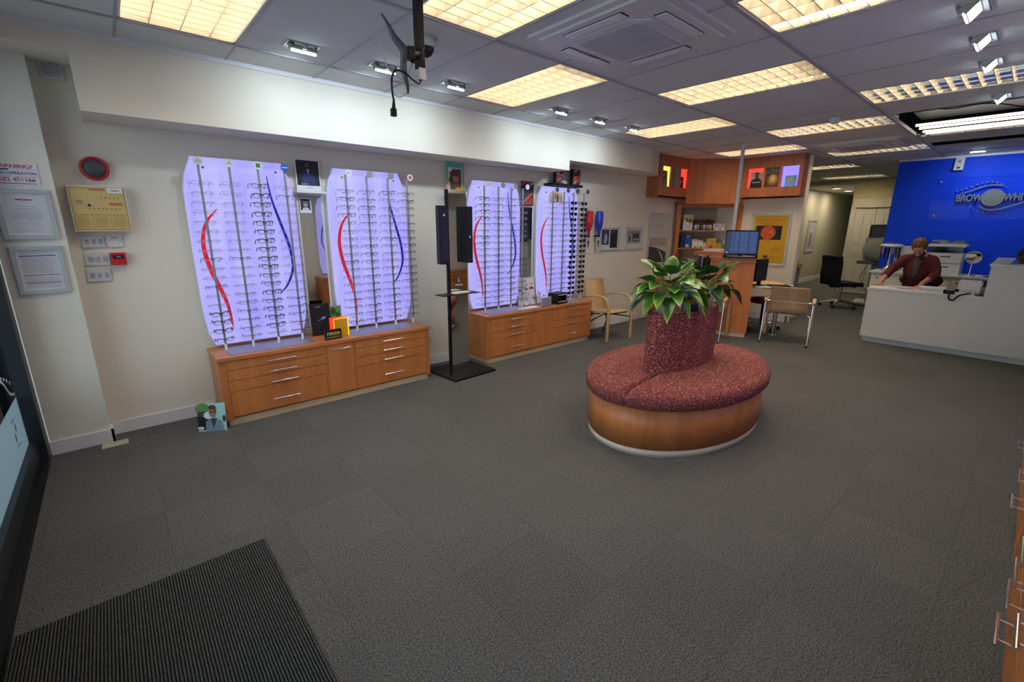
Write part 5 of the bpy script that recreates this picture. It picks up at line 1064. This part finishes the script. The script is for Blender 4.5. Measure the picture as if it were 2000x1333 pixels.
for i, (u, m, h) in enumerate(((.905, 'print_teal', .13), (.955, 'print_cyan', .17))):
    t = thing('solution_bottle', ['small teal bottle on the lower shelf beside the yellow boxes', 'taller pale blue bottle on lower shelf, behind the screen edge'][i], 'bottle', onshelf(u, .06, Z2)); B(m).lathe([(0, 0), (.022, 0), (.023, h*.6), (.012, h*.72)], n=16).build('bottle', t); B('white_gloss').lathe([(.015, h*.70), (.015, h), (0, h)], n=14).build('cap', t)
# yellow retinal poster on the partition
poster('framed_poster', 'framed yellow digital retinal photography poster with red eye image', 'poster', (8.6, 3.10, .955), .62, .86, [('r', (0, 0, 1, 1), 'print_yellow'), ('r', (.10, .50, .84, .79), 'print_black'), ('e', (.46, .645, .215, .145), 'print_rust'), ('e', (.55, .66, .06, .04), 'print_orange'), ('r', (.1, .46, .55, .468), 'print_amber_dark'), ('r', (.18, .345, .40, .36), 'print_orange'), ('r', (.14, .26, .24, .28), 'print_orange')]+[('p', [(.60+.05*i, .24+.02*(i % 3)), (.62+.05*i, .23+.02*(i % 3)), (.68+.04*i, .34), (.66+.04*i, .35)], 'print_orange') for i in range(5)]+[('r', (.42, .115, .54, .165), 'print_dark'), ('r', (.60, .13, .86, .145), 'print_amber_dark')],
  rz=-PI/2, frame=.03, texts=[('2.03 Digital Retinal', .062, .48, .905, 'print_rust'), ('Photography', .062, .44, .835, 'print_rust')])
t = thing('cone_cup', 'purple and white pot with yellow gloves box beside the partition end', 'dispenser', (9.3, 2.83, 0)); B('white_plastic').box((-.15, -.13, 0), (.15, .13, .42)).build('cabinet', t); B('purple_plastic').box((-.155, -.135, .20), (.155, .135, .34)).build('band', t, 'purple band')
B('white_gloss').cyl((0, -.02, .50), (0, .10, .50), .07, n=18).build('paper_roll', t); B('mid_grey').box((-.10, -.05, .42), (.10, .08, .90)).build('stand', t); B('print_yellow').box((-.08, -.08, .90), (.08, .08, .96)).build('yellow_tray', t); B('print_orange').ball((-.03, 0, .98), (.05, .05, .035)).build('orange_cloth', t)
poster('corridor_picture', 'tall narrow grey picture on the corridor wall', 'picture', (15.53, WY, .90), .70, .89, [('r', (0, 0, 1, 1), 'print_grey'), ('p', [(.3, .1), (.35, .8), (.6, .85), (.7, .15)], 'mid_grey'), ('e', (.5, .7, .18, .1), 'print_sky')], frame=.05)
# ------------------------------------------------------------------ black swivel chair and field screening machine
t = thing('office_chair', 'black swivel office chair on castors near the far doors', 'chair', (11.20, 2.52, 0), math.radians(-128))
plywood(B('black_cloth'), [(-.24, .46), (-.27, .62), (-.275, .85), (-.30, 1.04)], .50, .06).build('backrest', t); B('black_cloth').box((-.25, -.22, .44), (.25, .27, .52), .03).build('seat', t)
B('steel').cyl((0, 0, .12), (0, 0, .44), .03, n=14).build('column', t); B('black_plastic').tube([(0, -.05, .42), (0, -.24, .43), (0, -.27, .6)], .025).tube([(.18, .05, .45), (.30, .05, .44)], .012).build('back_support', t)
for k in range(5):
    a = 2*PI*k/5+.3; lg = B('steel').tube([(.03*math.cos(a), .03*math.sin(a), .13), (.17*math.cos(a), .17*math.sin(a), .11), (.31*math.cos(a), .31*math.sin(a), .07)], [.022, .018, .013]).build('leg', t, 'metal star leg'); B('black_plastic').ball((.315*math.cos(a), .315*math.sin(a), .032), (.034, .034, .032), n=10, m=6).build('castor', lg)
t = thing('field_screener', 'large grey eye test machine on a table behind blue wall', 'eye test machine', (12.1, 2.10, 0), math.radians(8))
B('vf_dark').box((-.12, -.34, 1.28), (.32, .30, 1.66), .05).build('hood', t); B('vf_grey').box((-.18, -.30, .93), (.30, .33, 1.40), .04).build('body', t)
a = B('vf_pale'); vs = []; 
for j in range(7):
    ph = PI/2*j/6
    for i in range(24): w_ = 2*PI*i/24; vs.append((-.20-.12*math.cos(ph), .02+.34*math.sin(ph)*math.cos(w_)*1.0, 1.16+.26*math.sin(ph)*math.sin(w_)))
a.add(vs, [(j*24+i, j*24+(i+1) % 24, (j+1)*24+(i+1) % 24, (j+1)*24+i) for j in range(6) for i in range(24)], True); a.build('bowl', t, 'pale rounded bowl')
B('vf_dark').box((-.40, -.36, .87), (.38, .40, .90), .006).box((-.38, .10, .90), (-.22, .40, .93), .01).build('table_top', t); B('vf_grey').box((-.12, -.10, .05), (.10, .16, .87), .01).build('column', t); B('vf_grey').box((-.34, -.30, .02), (.34, .34, .07), .01).build('foot', t)
for x in (-.3, .3):
    for y in (-.26, .3): B('black_plastic').ball((x, y, .022), .022, n=8, m=6).build('castor', t)
B('black_plastic').tube(spline([(-.1, .2, .86), (-.2, .3, .6), (-.15, .25, .45), (-.1, .18, .3)]), .005).build('cable', t)
# ------------------------------------------------------------------ reception counter
RY0 = -2.2
t = thing('reception_counter', 'long white reception counter with raised section at the right', 'counter', (8.04, 0, 0))
B('white_laminate').box((0, RY0, .075), (.025, 1.48, .745)).box((.025, 1.455, .075), (.62, 1.48, .745)).build('front_panel', t); B('aluminium').box((.03, RY0, 0), (.05, 1.45, .075)).box((.05, 1.43, 0), (.60, 1.45, .075)).build('kick_plate', t, 'grey kick plate')
B('white_laminate').box((-.01, .335, .745), (.66, 1.50, .772), .003).build('worktop', t)
B('white_laminate').box((.0, RY0, .745), (.025, .335, 1.15)).box((.025, .31, .745), (.30, .335, 1.15)).box((.025, RY0, .71), (.70, .335, .735)).build('raised_front', t); B('white_laminate').box((-.015, RY0, 1.15), (.33, .35, 1.178), .003).build('raised_top', t)
CT = .772
t = thing('back_counter', 'white back counter against the blue wall', 'counter', (9.88, 0, 0)); 
a = B('white_laminate').box((.02, RY0, 0), (.59, 1.83, .845)); a.build('carcass', t); B('white_laminate').box((-.02, RY0, .845), (.595, 1.86, .878), .004).build('worktop', t)
for y1 in (1.80, 1.30, .80, .30, -.2):
    dr = B('cream_plastic').box((.005, y1-.48, .06), (.02, y1, .83)).build('door', t, 'plain cream door'); B('print_brown').cyl((.005, y1-.06, .77), (-.012, y1-.06, .77), .014, n=10).build('knob', dr)
BT = .8785
# spectacle stand: trumpet foot, domed silver top, frames hung round it
t = thing('silver_display_stand', 'silver mushroom-shaped stand with hanging chains on the back counter', 'display stand', (10.12, 1.665, BT))
B('steel').lathe([(0, 0), (.095, 0), (.09, .012), (.05, .05), (.028, .10), (.018, .20), (.017, .40)], n=28).build('stem', t); B('aluminium').lathe([(.0, .40), (.13, .395), (.165, .41), (.155, .435), (.10, .455), (0, .462)], n=32).build('domed_top', t)
ch = B('black_plastic'); c2 = B('print_pink')
for k in range(16):
    an = 2*PI*k/16; L_ = .12+.05*(k % 3); (ch if k % 3 else c2).tube([(.135*math.cos(an), .135*math.sin(an), .40), (.13*math.cos(an), .13*math.sin(an), .40-L_)], .009, n=5)
ch.build('dark_chains', t); c2.build('pink_chains', t); B('rim_red').box((-.08, -.05, .455), (.08, .05, .475)).build('red_case', t)
poster('wide_card', 'large pale card leaning on blue wall behind the woman', 'card', (10.30, 1.44, BT), .42, .42, [('r', (0, 0, 1, 1), 'paper'), ('r', (.1, .60, .19, .72), 'print_brown')], rz=-PI/2-.2, rx=-.1)
t = thing('red_cloth', 'small pinkish red pouch at the foot of silver stand', 'pouch', (10.05, 1.53, BT)); B('print_pink').ball((0, 0, .025), (.05, .05, .03)).build('pouch', t)
t = thing('laser_printer', 'tall white multifunction printer with three paper trays', 'printer', (10.02, .955, BT))
B('white_plastic').box((0, -.20, 0), (.42, .22, .165), .01).box((0, -.20, .17), (.42, .22, .335), .01).build('tray_unit', t); a = B('black_plastic'); a.box((-.002, -.06, .27), (.0, .06, .285)).box((-.002, -.06, .11), (.0, .06, .125)).build('tray_slot', t)
B('black_gloss').box((.03, -.19, .335), (.42, .21, .43)).build('output_bay', t, 'dark output bay'); B('white_plastic').box((-.005, -.215, .43), (.43, .235, .475), .008).build('scanner_unit', t); B('mid_grey').box((.02, -.19, .475), (.42, .10, .50), .006).box((.04, -.18, .50), (.25, -.05, .525), .004).box((.05, .02, .50), (.4, .21, .53), .006).build('feeder', t, 'dark document feeder')
t = thing('round_mirror', 'small round chrome table mirror on the back counter', 'mirror', (10.02, .635, BT))
B('chrome').lathe([(0, 0), (.075, 0), (.07, .012), (.02, .022), (.008, .03), (.007, .19)], n=24).build('stand', t)
def disc_x(mb, c, r, x0, x1, n=32): return mb.cyl((x0, c[0], c[1]), (x1, c[0], c[1]), r, n=n)
for q_ in (disc_x(B('chrome'), (0, .285), .098, -.008, .008).build('rim', t), disc_x(B('mirror'), (0, .285), .088, -.010, -.008).build('glass', t)): q_.rotation_euler = (0, -.09, 0); q_.location = (.0256, 0, .001)
for i, (y, w_, lb) in enumerate(((.80, .10, 'loose papers on the back counter between printer and mirror'), (.50, .12, 'loose papers on the back counter right of the mirror'))): tag(B('paper_white').box((-.08, -w_/2, 0), (.08, w_/2, .006)).build('loose_papers'), lb, 'papers').location = (10.0, y, BT)
tag(B('black_plastic').box((-.03, -.06, 0), (.03, .06, .02), .004).build('calculator'), 'small dark calculator on the back counter by papers', 'calculator').location = (9.98, .42, BT)
# things on the worktop
t = thing('open_brochure', 'open magazine lying under the hands of the woman', 'magazine', (8.28, 1.18, CT), .15); B('paper_white').box((-.10, -.18, 0), (.12, .16, .006)).box((-.12, .12, .0), (.08, .33, .004)).build('pages', t); B('print_dark').box((-.09, -.16, .0062), (.0, .02, .0068)).build('picture', t); B('print_grey').box((.0, .02, .0062), (.1, .12, .0068)).build('text_block', t)
t = thing('folded_towel', 'pale folded cloth on the worktop right of the woman', 'cloth', (8.42, .87, CT), .1); B('paper').box((-.08, -.15, 0), (.08, .12, .045), .015).build('cloth', t)
t = thing('card_reader', 'black handset with coiled cable hanging over counter edge', 'card reader', (8.14, .66, CT), .1); B('black_plastic').box((-.06, -.055, 0), (.06, .055, .05), .012).box((-.03, -.09, .03), (.02, -.05, .065), .008).build('casing', t); B('paper').box((-.04, -.03, .05), (.02, .03, .052)).build('display', t)
B('black_plastic').tube(spline([(-.04, .0, .02), (-.14, .0, .0), (-.165, -.01, -.05), (-.155, -.05, -.065), (-.13, -.09, -.01), (-.07, -.16, .02), (.02, -.20, .02)], 5), .010, n=7).build('cable', t)
t = thing('grey_monitor_back', 'pale rounded terminal standing on the desk behind the worktop', 'terminal', (8.46, .50, CT), 0); B('white_plastic').box((-.03, -.12, .02), (.04, .11, .15), .015).box((-.035, -.10, .14), (.03, .10, .165), .01).box((-.05, -.06, 0), (.05, .06, .02)).build('casing', t)
t = thing('pen_pot', 'grey wire pen pot beside the pale terminal', 'pen pot', (8.44, .365, CT)); B('mid_grey').lathe([(0, 0), (.03, 0), (.035, .09)], n=16).build('pot', t)
for k in range(3): B(['print_blue', 'print_dark', 'print_red'][k]).tube([(0, .01*k-.01, .01), (.01*k-.01, .02*k-.02, .14)], .004).build('pen', t)
tag(B('black_gloss').ball((0, 0, .012), (.03, .045, .016)).build('computer_mouse'), 'small black mouse on the worktop near the raised section', 'mouse').location = (8.15, .38, CT)
t = thing('tall_black_speaker', 'narrow black upright speaker beside the raised counter', 'speaker', (8.62, .365, .735)); t.location = (8.55, .37, CT); B('black_plastic').box((-.03, -.03, 0), (.04, .025, .16), .01).build('casing', t)
t = thing('paper_tray', 'stacked white papers in a clear holder on the raised counter', 'paper tray', (8.22, .27, 1.1785), 0)
for k in range(5): B('paper_white').box((-.08+.01*k, -.08-.008*k, .002+.014*k), (.08+.01*k, .07-.008*k, .012+.014*k)).build('sheet', t)
B('acrylic').box((-.09, -.15, 0), (-.086, .07, .08)).build('holder', t)
# ------------------------------------------------------------------ sign on the blue wall
BX = 10.5
t = thing('wall_sign', 'clear wall plate with raised grey lettering and an eye emblem', 'sign', (BX, 0, 0))
B('sign_plate').box((-.035, -.95, 1.74), (-.029, 1.335, 2.39)).build('clear_plate', t, 'clear acrylic plate')
for y in (1.26, -.88):
    for z in (1.80, 2.33): B('steel_matt').cyl((0, y, z), (-.045, y, z), .014, n=12).build('stand_off', t)
RS = (PI/2, 0, -PI/2)
for s_, y0, z0, k in (('BROWN', 1.035, 2.062, 1), ('WHITE', .50, 2.058, 1)): text('raised_lettering', s_, .145, (-.055, y0, z0), RS, 'sign_grey', t, .014, 'LEFT', .68, 1.0, bold=.004)
disc_x(B('sign_grey'), (.618, 2.062), .128, -.085, -.035, 40).build('emblem_disc', t)
def ribbon_x(P, r, x0): return B('sign_grey').tube([(x0, y, z) for y, z in spline(P, 6)], r, n=8, flat=.6)
nb = 6*4+1
ribbon_x([(1.00, 2.135), (.90, 2.165), (.79, 2.215), (.68, 2.25), (.56, 2.24), (.47, 2.195)], [.004]*4+[.011]*22+[.004]*5, -.05).build('upper_wave', t)
ribbon_x([(.76, 1.955), (.70, 1.905), (.61, 1.875), (.50, 1.895), (.36, 1.95), (.22, 2.0), (.0, 1.98)], [.004]*4+[.011]*28+[.004]*5, -.05).build('lower_wave', t)
for y, z in ((1.045, 2.182), (.995, 2.195), (.94, 2.215), (.885, 2.24), (.83, 2.268), (.775, 2.288), (.72, 2.298), (.665, 2.298), (.61, 2.285), (.56, 2.26)): B('sign_grey').cyl((-.035, y, z), (-.055, y, z), .011, n=10).build('emblem_dot', t)
for y, z in ((.845, 1.935), (.80, 1.89), (.745, 1.86), (.685, 1.84)): B('sign_grey').cyl((-.035, y, z), (-.055, y, z), .010, n=10).build('emblem_dot', t)
for i, c_ in enumerate('OPTICIANS'): text('small_lettering', c_, .042, (-.042, .62-.062*i, 1.825+.0035*i*i*.55), RS, 'blue_badge', t, .004)
t = thing('wall_camera', 'white sensor box with dark spots above the blue wall sign', 'sensor', (10.46, 1.09, 2.50)); B('white_plastic').prism_y([(-.05, 0), (.04, .0), (.04, .19), (-.02, .19)], -.055, .055).build('casing', t); B('print_brown').box((-.052, -.02, .02), (-.045, .02, .05)).box((-.040, -.015, .12), (-.028, .015, .14)).build('lens', t)
# ------------------------------------------------------------------ people
def fuse(mb, name, parent, m, voxel=.006, smooth=4, post=None):
    """one continuous skin from overlapping tapered limbs"""
    o = mb.build(name+'_raw'); r = o.modifiers.new('r', 'REMESH'); r.mode = 'VOXEL'; r.voxel_size = voxel
    s_ = o.modifiers.new('s', 'SMOOTH'); s_.iterations = smooth; s_.factor = .5
    bpy.context.view_layer.update()
    me = D.meshes.new_from_object(o.evaluated_get(bpy.context.evaluated_depsgraph_get())); D.objects.remove(o)
    me.materials.clear(); me.materials.append(MATS[m]); me.polygons.foreach_set('use_smooth', [True]*len(me.polygons))
    q = D.objects.new(name, me); COL.objects.link(q); q.parent = parent
    return q
def cap(mb, a, b, r0, r1):
    a, b = Vector(a), Vector(b); mb.cyl(a, b, r0, r1, n=14); mb.ball(a, r0, n=14, m=8); mb.ball(b, r1, n=14, m=8); return mb
def chain(mb, P, R_):
    for i in range(len(P)-1): cap(mb, P[i], P[i+1], R_[i], R_[i+1])
    return mb
def hand(mb, wrist, direc, palm_n, spread_side, s_=1.0, curl=.25, thumb=1):
    """palm with four unequal bent fingers and a side thumb; direc = finger direction, palm_n = back-of-hand normal"""
    d = Vector(direc).normalized(); n = Vector(palm_n); n = (n-d*n.dot(d)).normalized(); sd = d.cross(n)*spread_side; w = Vector(wrist)
    for k in range(4): u = (k-1.5)*.019*s_; cap(mb, w+sd*u*.6, w+d*.075*s_+sd*u, .013*s_, .0105*s_)
    for k, L_ in enumerate((.068, .078, .073, .056)):
        u = (k-1.5)*.0205*s_; p = w+d*.078*s_+sd*u; dr = (d+sd*(k-1.5)*.08).normalized()
        q1 = p+dr*L_*.45*s_-n*curl*.018*s_; q2 = q1+dr*L_*.33*s_-n*curl*.03*s_; q3 = q2+dr*L_*.22*s_-n*curl*.028*s_
        chain(mb, [p, q1, q2, q3], [.0095*s_, .0088*s_, .0080*s_, .0068*s_])
    tb = w-sd*.022*s_+d*.022*s_; t1 = tb-sd*.030*s_+d*.028*s_-n*.006; t2 = t1-sd*.010*s_+d*.032*s_-n*.006
    chain(mb, [tb, t1, t2], [.014*s_, .0105*s_, .0085*s_]); return mb
# standing woman leaning over the worktop, facing -x
t = thing('person', 'woman with short auburn hair in dark red blouse leaning over the counter', 'person', (9.12, 1.08, 0))
O = Vector((9.12, 1.08, 0)); P = lambda x, y, z: Vector((x, y, z))-O
hd = P(8.80, 1.135, 1.325)                  # head centre
b = MB().mat('skin')
chain(b, [P(9.12, 1.08, .90), P(9.08, 1.085, 1.05), P(8.95, 1.10, 1.17)], [.12, .115, .10])
chain(b, [P(8.95, 1.12, 1.16), P(8.885, 1.13, 1.225), hd-Vector((-.015, 0, .03))], [.06, .050, .052])
RH = Euler((0, math.radians(-32), math.radians(4)))
b.ball(hd, (.088, .074, .108), n=24, m=16, rot=RH)                       # skull
Rm = RH.to_matrix(); H = lambda x, y, z: hd+Rm @ Vector((x, y, z))
b.ball(H(-.045, 0, -.045), (.045, .050, .058), n=18, m=12, rot=RH)         # jaw
b.ball(H(-.072, 0, -.085), .020, n=12, m=8)                                # chin
cap(b, H(-.083, 0, .010), H(-.102, 0, -.028), .009, .013)                  # nose
b.ball(H(-.090, .012, -.032), .009, n=8, m=6); b.ball(H(-.090, -.012, -.032), .009, n=8, m=6)
cap(b, H(-.083, .020, -.058), H(-.083, -.020, -.058), .0085, .0085)        # lips
cap(b, H(-.078, .012, .026), H(-.070, .048, .024), .010, .008); cap(b, H(-.078, -.012, .026), H(-.070, -.048, .024), .010, .008)   # brow
for sy in (-1, 1): b.ball(H(-.058, sy*.040, -.022), (.022, .020, .024), n=12, m=8); b.ball(H(.004, sy*.076, -.008), (.018, .010, .030), n=10, m=8, rot=RH)
# arms: picture-left arm (far y) reaches wide, picture-right arm holds a brochure
chain(b, [P(8.93, 1.28, 1.12), P(8.84, 1.425, .955), P(8.63, 1.455, .83), P(8.57, 1.46, .805)], [.055, .043, .031, .025])
hand(b, P(8.555, 1.46, .800), (-1, .06, -.10), (0, 0, 1), 1, 1.0, .2)
chain(b, [P(8.92, .97, 1.11), P(8.80, .90, .95), P(8.53, .985, .835), P(8.47, .995, .81)], [.055, .043, .031, .025])
hand(b, P(8.455, 1.0, .806), (-1, .22, -.12), (.1, .1, 1), -1, 1.0, .5)
for sy in (-1, 1): chain(b, [P(9.12, 1.08+sy*.09, .88), P(9.08, 1.08+sy*.10, .47), P(9.14, 1.08+sy*.10, .08)], [.085, .058, .042]); cap(b, P(9.14, 1.08+sy*.10, .05), P(8.99, 1.08+sy*.105, .035), .040, .032)
fuse(b, 'body', t, 'skin', .0048, 3)
c = MB().mat('blouse')
chain(c, [P(9.12, 1.07, .80), P(9.12, 1.07, .90), P(9.06, 1.085, 1.03), P(8.96, 1.11, 1.13)], [.168, .160, .150, .128])
c.ball(P(9.10, 1.02, .84), (.17, .20, .12)); c.ball(P(9.10, 1.13, .84), (.16, .20, .10)); c.ball(P(8.96, 1.11, 1.05), (.13, .185, .15)); c.ball(P(8.90, 1.06, 1.01), (.085, .09, .10)); c.ball(P(8.90, 1.17, 1.01), (.085, .09, .10)); chain(c, [P(8.97, 1.11, .98), P(9.08, 1.09, .84)], [.175, .185])
chain(c, [P(8.96, 1.12, 1.165), P(8.93, .975, 1.145)], [.088, .072]); chain(c, [P(8.96, 1.12, 1.165), P(8.93, 1.275, 1.145)], [.088, .072]); chain(c, [P(8.95, 1.12, 1.17), P(8.90, 1.13, 1.225)], [.095, .072])
chain(c, [P(8.93, 1.285, 1.13), P(8.88, 1.375, 1.03), P(8.835, 1.425, .955), P(8.76, 1.44, .905)], [.076, .064, .060, .056]); chain(c, [P(8.92, .965, 1.12), P(8.86, .915, 1.02), P(8.80, .90, .95), P(8.70, .930, .90)], [.076, .066, .062, .058])
c.lathe([(0, 0), (.185, 0), (.18, .12), (0, .12)], c=tuple(P(9.12, 1.07, .70)), n=24, sx=.95, sy=1.1)
fuse(c, 'blouse', t, 'blouse', .009, 3)
s_ = MB().mat('scarf_grey'); chain(s_, [P(8.825, 1.125, 1.155), P(8.80, 1.115, 1.10), P(8.80, 1.115, 1.03), P(8.815, 1.12, .96), P(8.84, 1.12, .90)], [.030, .042, .048, .050, .035])
s_.ball(P(8.805, 1.15, 1.125), (.026, .034, .026)); s_.ball(P(8.805, 1.085, 1.12), (.026, .034, .026)); s_.ball(P(8.80, 1.145, 1.05), (.02, .03, .05)); s_.ball(P(8.80, 1.085, 1.04), (.02, .03, .05)); fuse(s_, 'bow_scarf', t, 'scarf_grey', .007, 2)
h = MB().mat('hair_auburn'); rr = random.Random(4)
h.ball(H(.018, 0, .022), (.100, .088, .105), n=24, m=14, rot=RH)
for k in range(150):
    a_ = rr.uniform(0, 2*PI); z_ = rr.uniform(-.25, 1); q = math.sqrt(max(0, 1-z_*z_)); x_, y_ = q*math.cos(a_), q*math.sin(a_)
    if x_ < -.45 and z_ < .42: continue
    h.ball(H(.014+.092*x_, .083*y_, .026+.098*z_), rr.uniform(.013, .021), n=8, m=6)
fuse(h, 'hair', t, 'hair_auburn', .006, 1)
e = MB().mat('print_dark')
for sy in (-1, 1): cap(e, H(-.0815, sy*.020, .006), H(-.077, sy*.040, .006), .0045, .0035)
e.build('closed_eyelids', t); l = MB().mat('print_pink'); cap(l, H(-.0905, .015, -.058), H(-.0905, -.015, -.058), .0038, .0038); l.build('lips', t)
w = MB().mat('trouser_black')
for sy in (-1, 1): chain(w, [P(9.12, 1.08+sy*.085, .86), P(9.08, 1.08+sy*.10, .47), P(9.14, 1.08+sy*.10, .07)], [.125, .085, .07])
chain(w, [P(9.13, 1.0, .84), P(9.13, 1.16, .84)], [.14, .14]); fuse(w, 'trousers', t, 'trouser_black', .010, 3)
# seated person, head just above the raised counter
t = thing('person', 'dark-haired seated person whose head shows above the raised counter', 'person', (8.98, .05, 0)); O = Vector((8.98, .05, 0)); hd = P(8.93, .085, 1.235); RH = Euler((0, math.radians(-18), 0)); Rm = RH.to_matrix()
b = MB().mat('skin_brown'); b.ball(hd, (.088, .074, .108), n=24, m=16, rot=RH); b.ball(H(-.045, 0, -.045), (.045, .050, .058), n=16, m=10); b.ball(H(-.072, 0, -.085), .020); cap(b, H(-.083, 0, .010), H(-.102, 0, -.028), .010, .015)
for sy in (-1, 1): b.ball(H(.004, sy*.076, -.008), (.018, .010, .030), n=10, m=8); cap(b, H(-.076, sy*.014, .026), H(-.068, sy*.046, .024), .010, .008)
cap(b, H(-.083, .020, -.058), H(-.083, -.020, -.058), .010, .010); chain(b, [P(8.93, .085, 1.18), P(8.97, .07, 1.06), P(9.03, .05, .90), P(9.06, .05, .55)], [.055, .06, .11, .14])
for sy in (-1, 1):
    chain(b, [P(9.0, .05+sy*.16, 1.0), P(8.97, .05+sy*.20, .78), P(8.80, .05+sy*.12, .77)], [.055, .042, .028]); hand(b, P(8.785, .05+sy*.115, .77), (-1, -sy*.2, -.05), (0, 0, 1), sy, 1, .3)
    chain(b, [P(9.06, .05+sy*.10, .52), P(8.70, .05+sy*.12, .50), P(8.74, .05+sy*.12, .08)], [.085, .06, .045]); cap(b, P(8.74, .05+sy*.12, .05), P(8.64, .05+sy*.12, .035), .04, .03)
fuse(b, 'body', t, 'skin_brown', .006, 3)
c = MB().mat('shirt_teal'); chain(c, [P(9.07, .05, .52), P(9.04, .05, .80), P(9.0, .05, .98)], [.16, .15, .12])
for sy in (-1, 1): chain(c, [P(9.0, .05+sy*.06, 1.04), P(8.99, .05+sy*.16, 1.0), P(8.965, .05+sy*.20, .80)], [.07, .07, .055])
fuse(c, 'shirt', t, 'shirt_teal', .010, 3)
w = MB().mat('trouser_black')
for sy in (-1, 1): chain(w, [P(9.06, .05+sy*.09, .52), P(8.70, .05+sy*.12, .50), P(8.74, .05+sy*.12, .09)], [.11, .08, .065])
fuse(w, 'trousers', t, 'trouser_black', .010, 2)
h = MB().mat('hair_black'); h.ball(H(.020, 0, .024), (.096, .086, .104), n=24, m=14, rot=RH); chain(h, [H(.05, 0, .0), H(.07, 0, -.09)], [.075, .05]); fuse(h, 'hair', t, 'hair_black', .007, 1)
t = thing('desk_chair', 'plain dark chair under the seated person behind the raised counter', 'chair', (9.10, .05, 0)); B('black_cloth').box((-.22, -.22, .34), (.22, .22, .40), .02).build('seat', t); B('black_cloth').box((.20, -.20, .45), (.25, .20, .85), .02).build('backrest', t); B('black_plastic').cyl((0, 0, .05), (0, 0, .34), .03).build('column', t)
for k in range(5): a_ = 2*PI*k/5; B('black_plastic').tube([(0, 0, .07), (.27*math.cos(a_), .27*math.sin(a_), .03)], .02).build('leg', t)
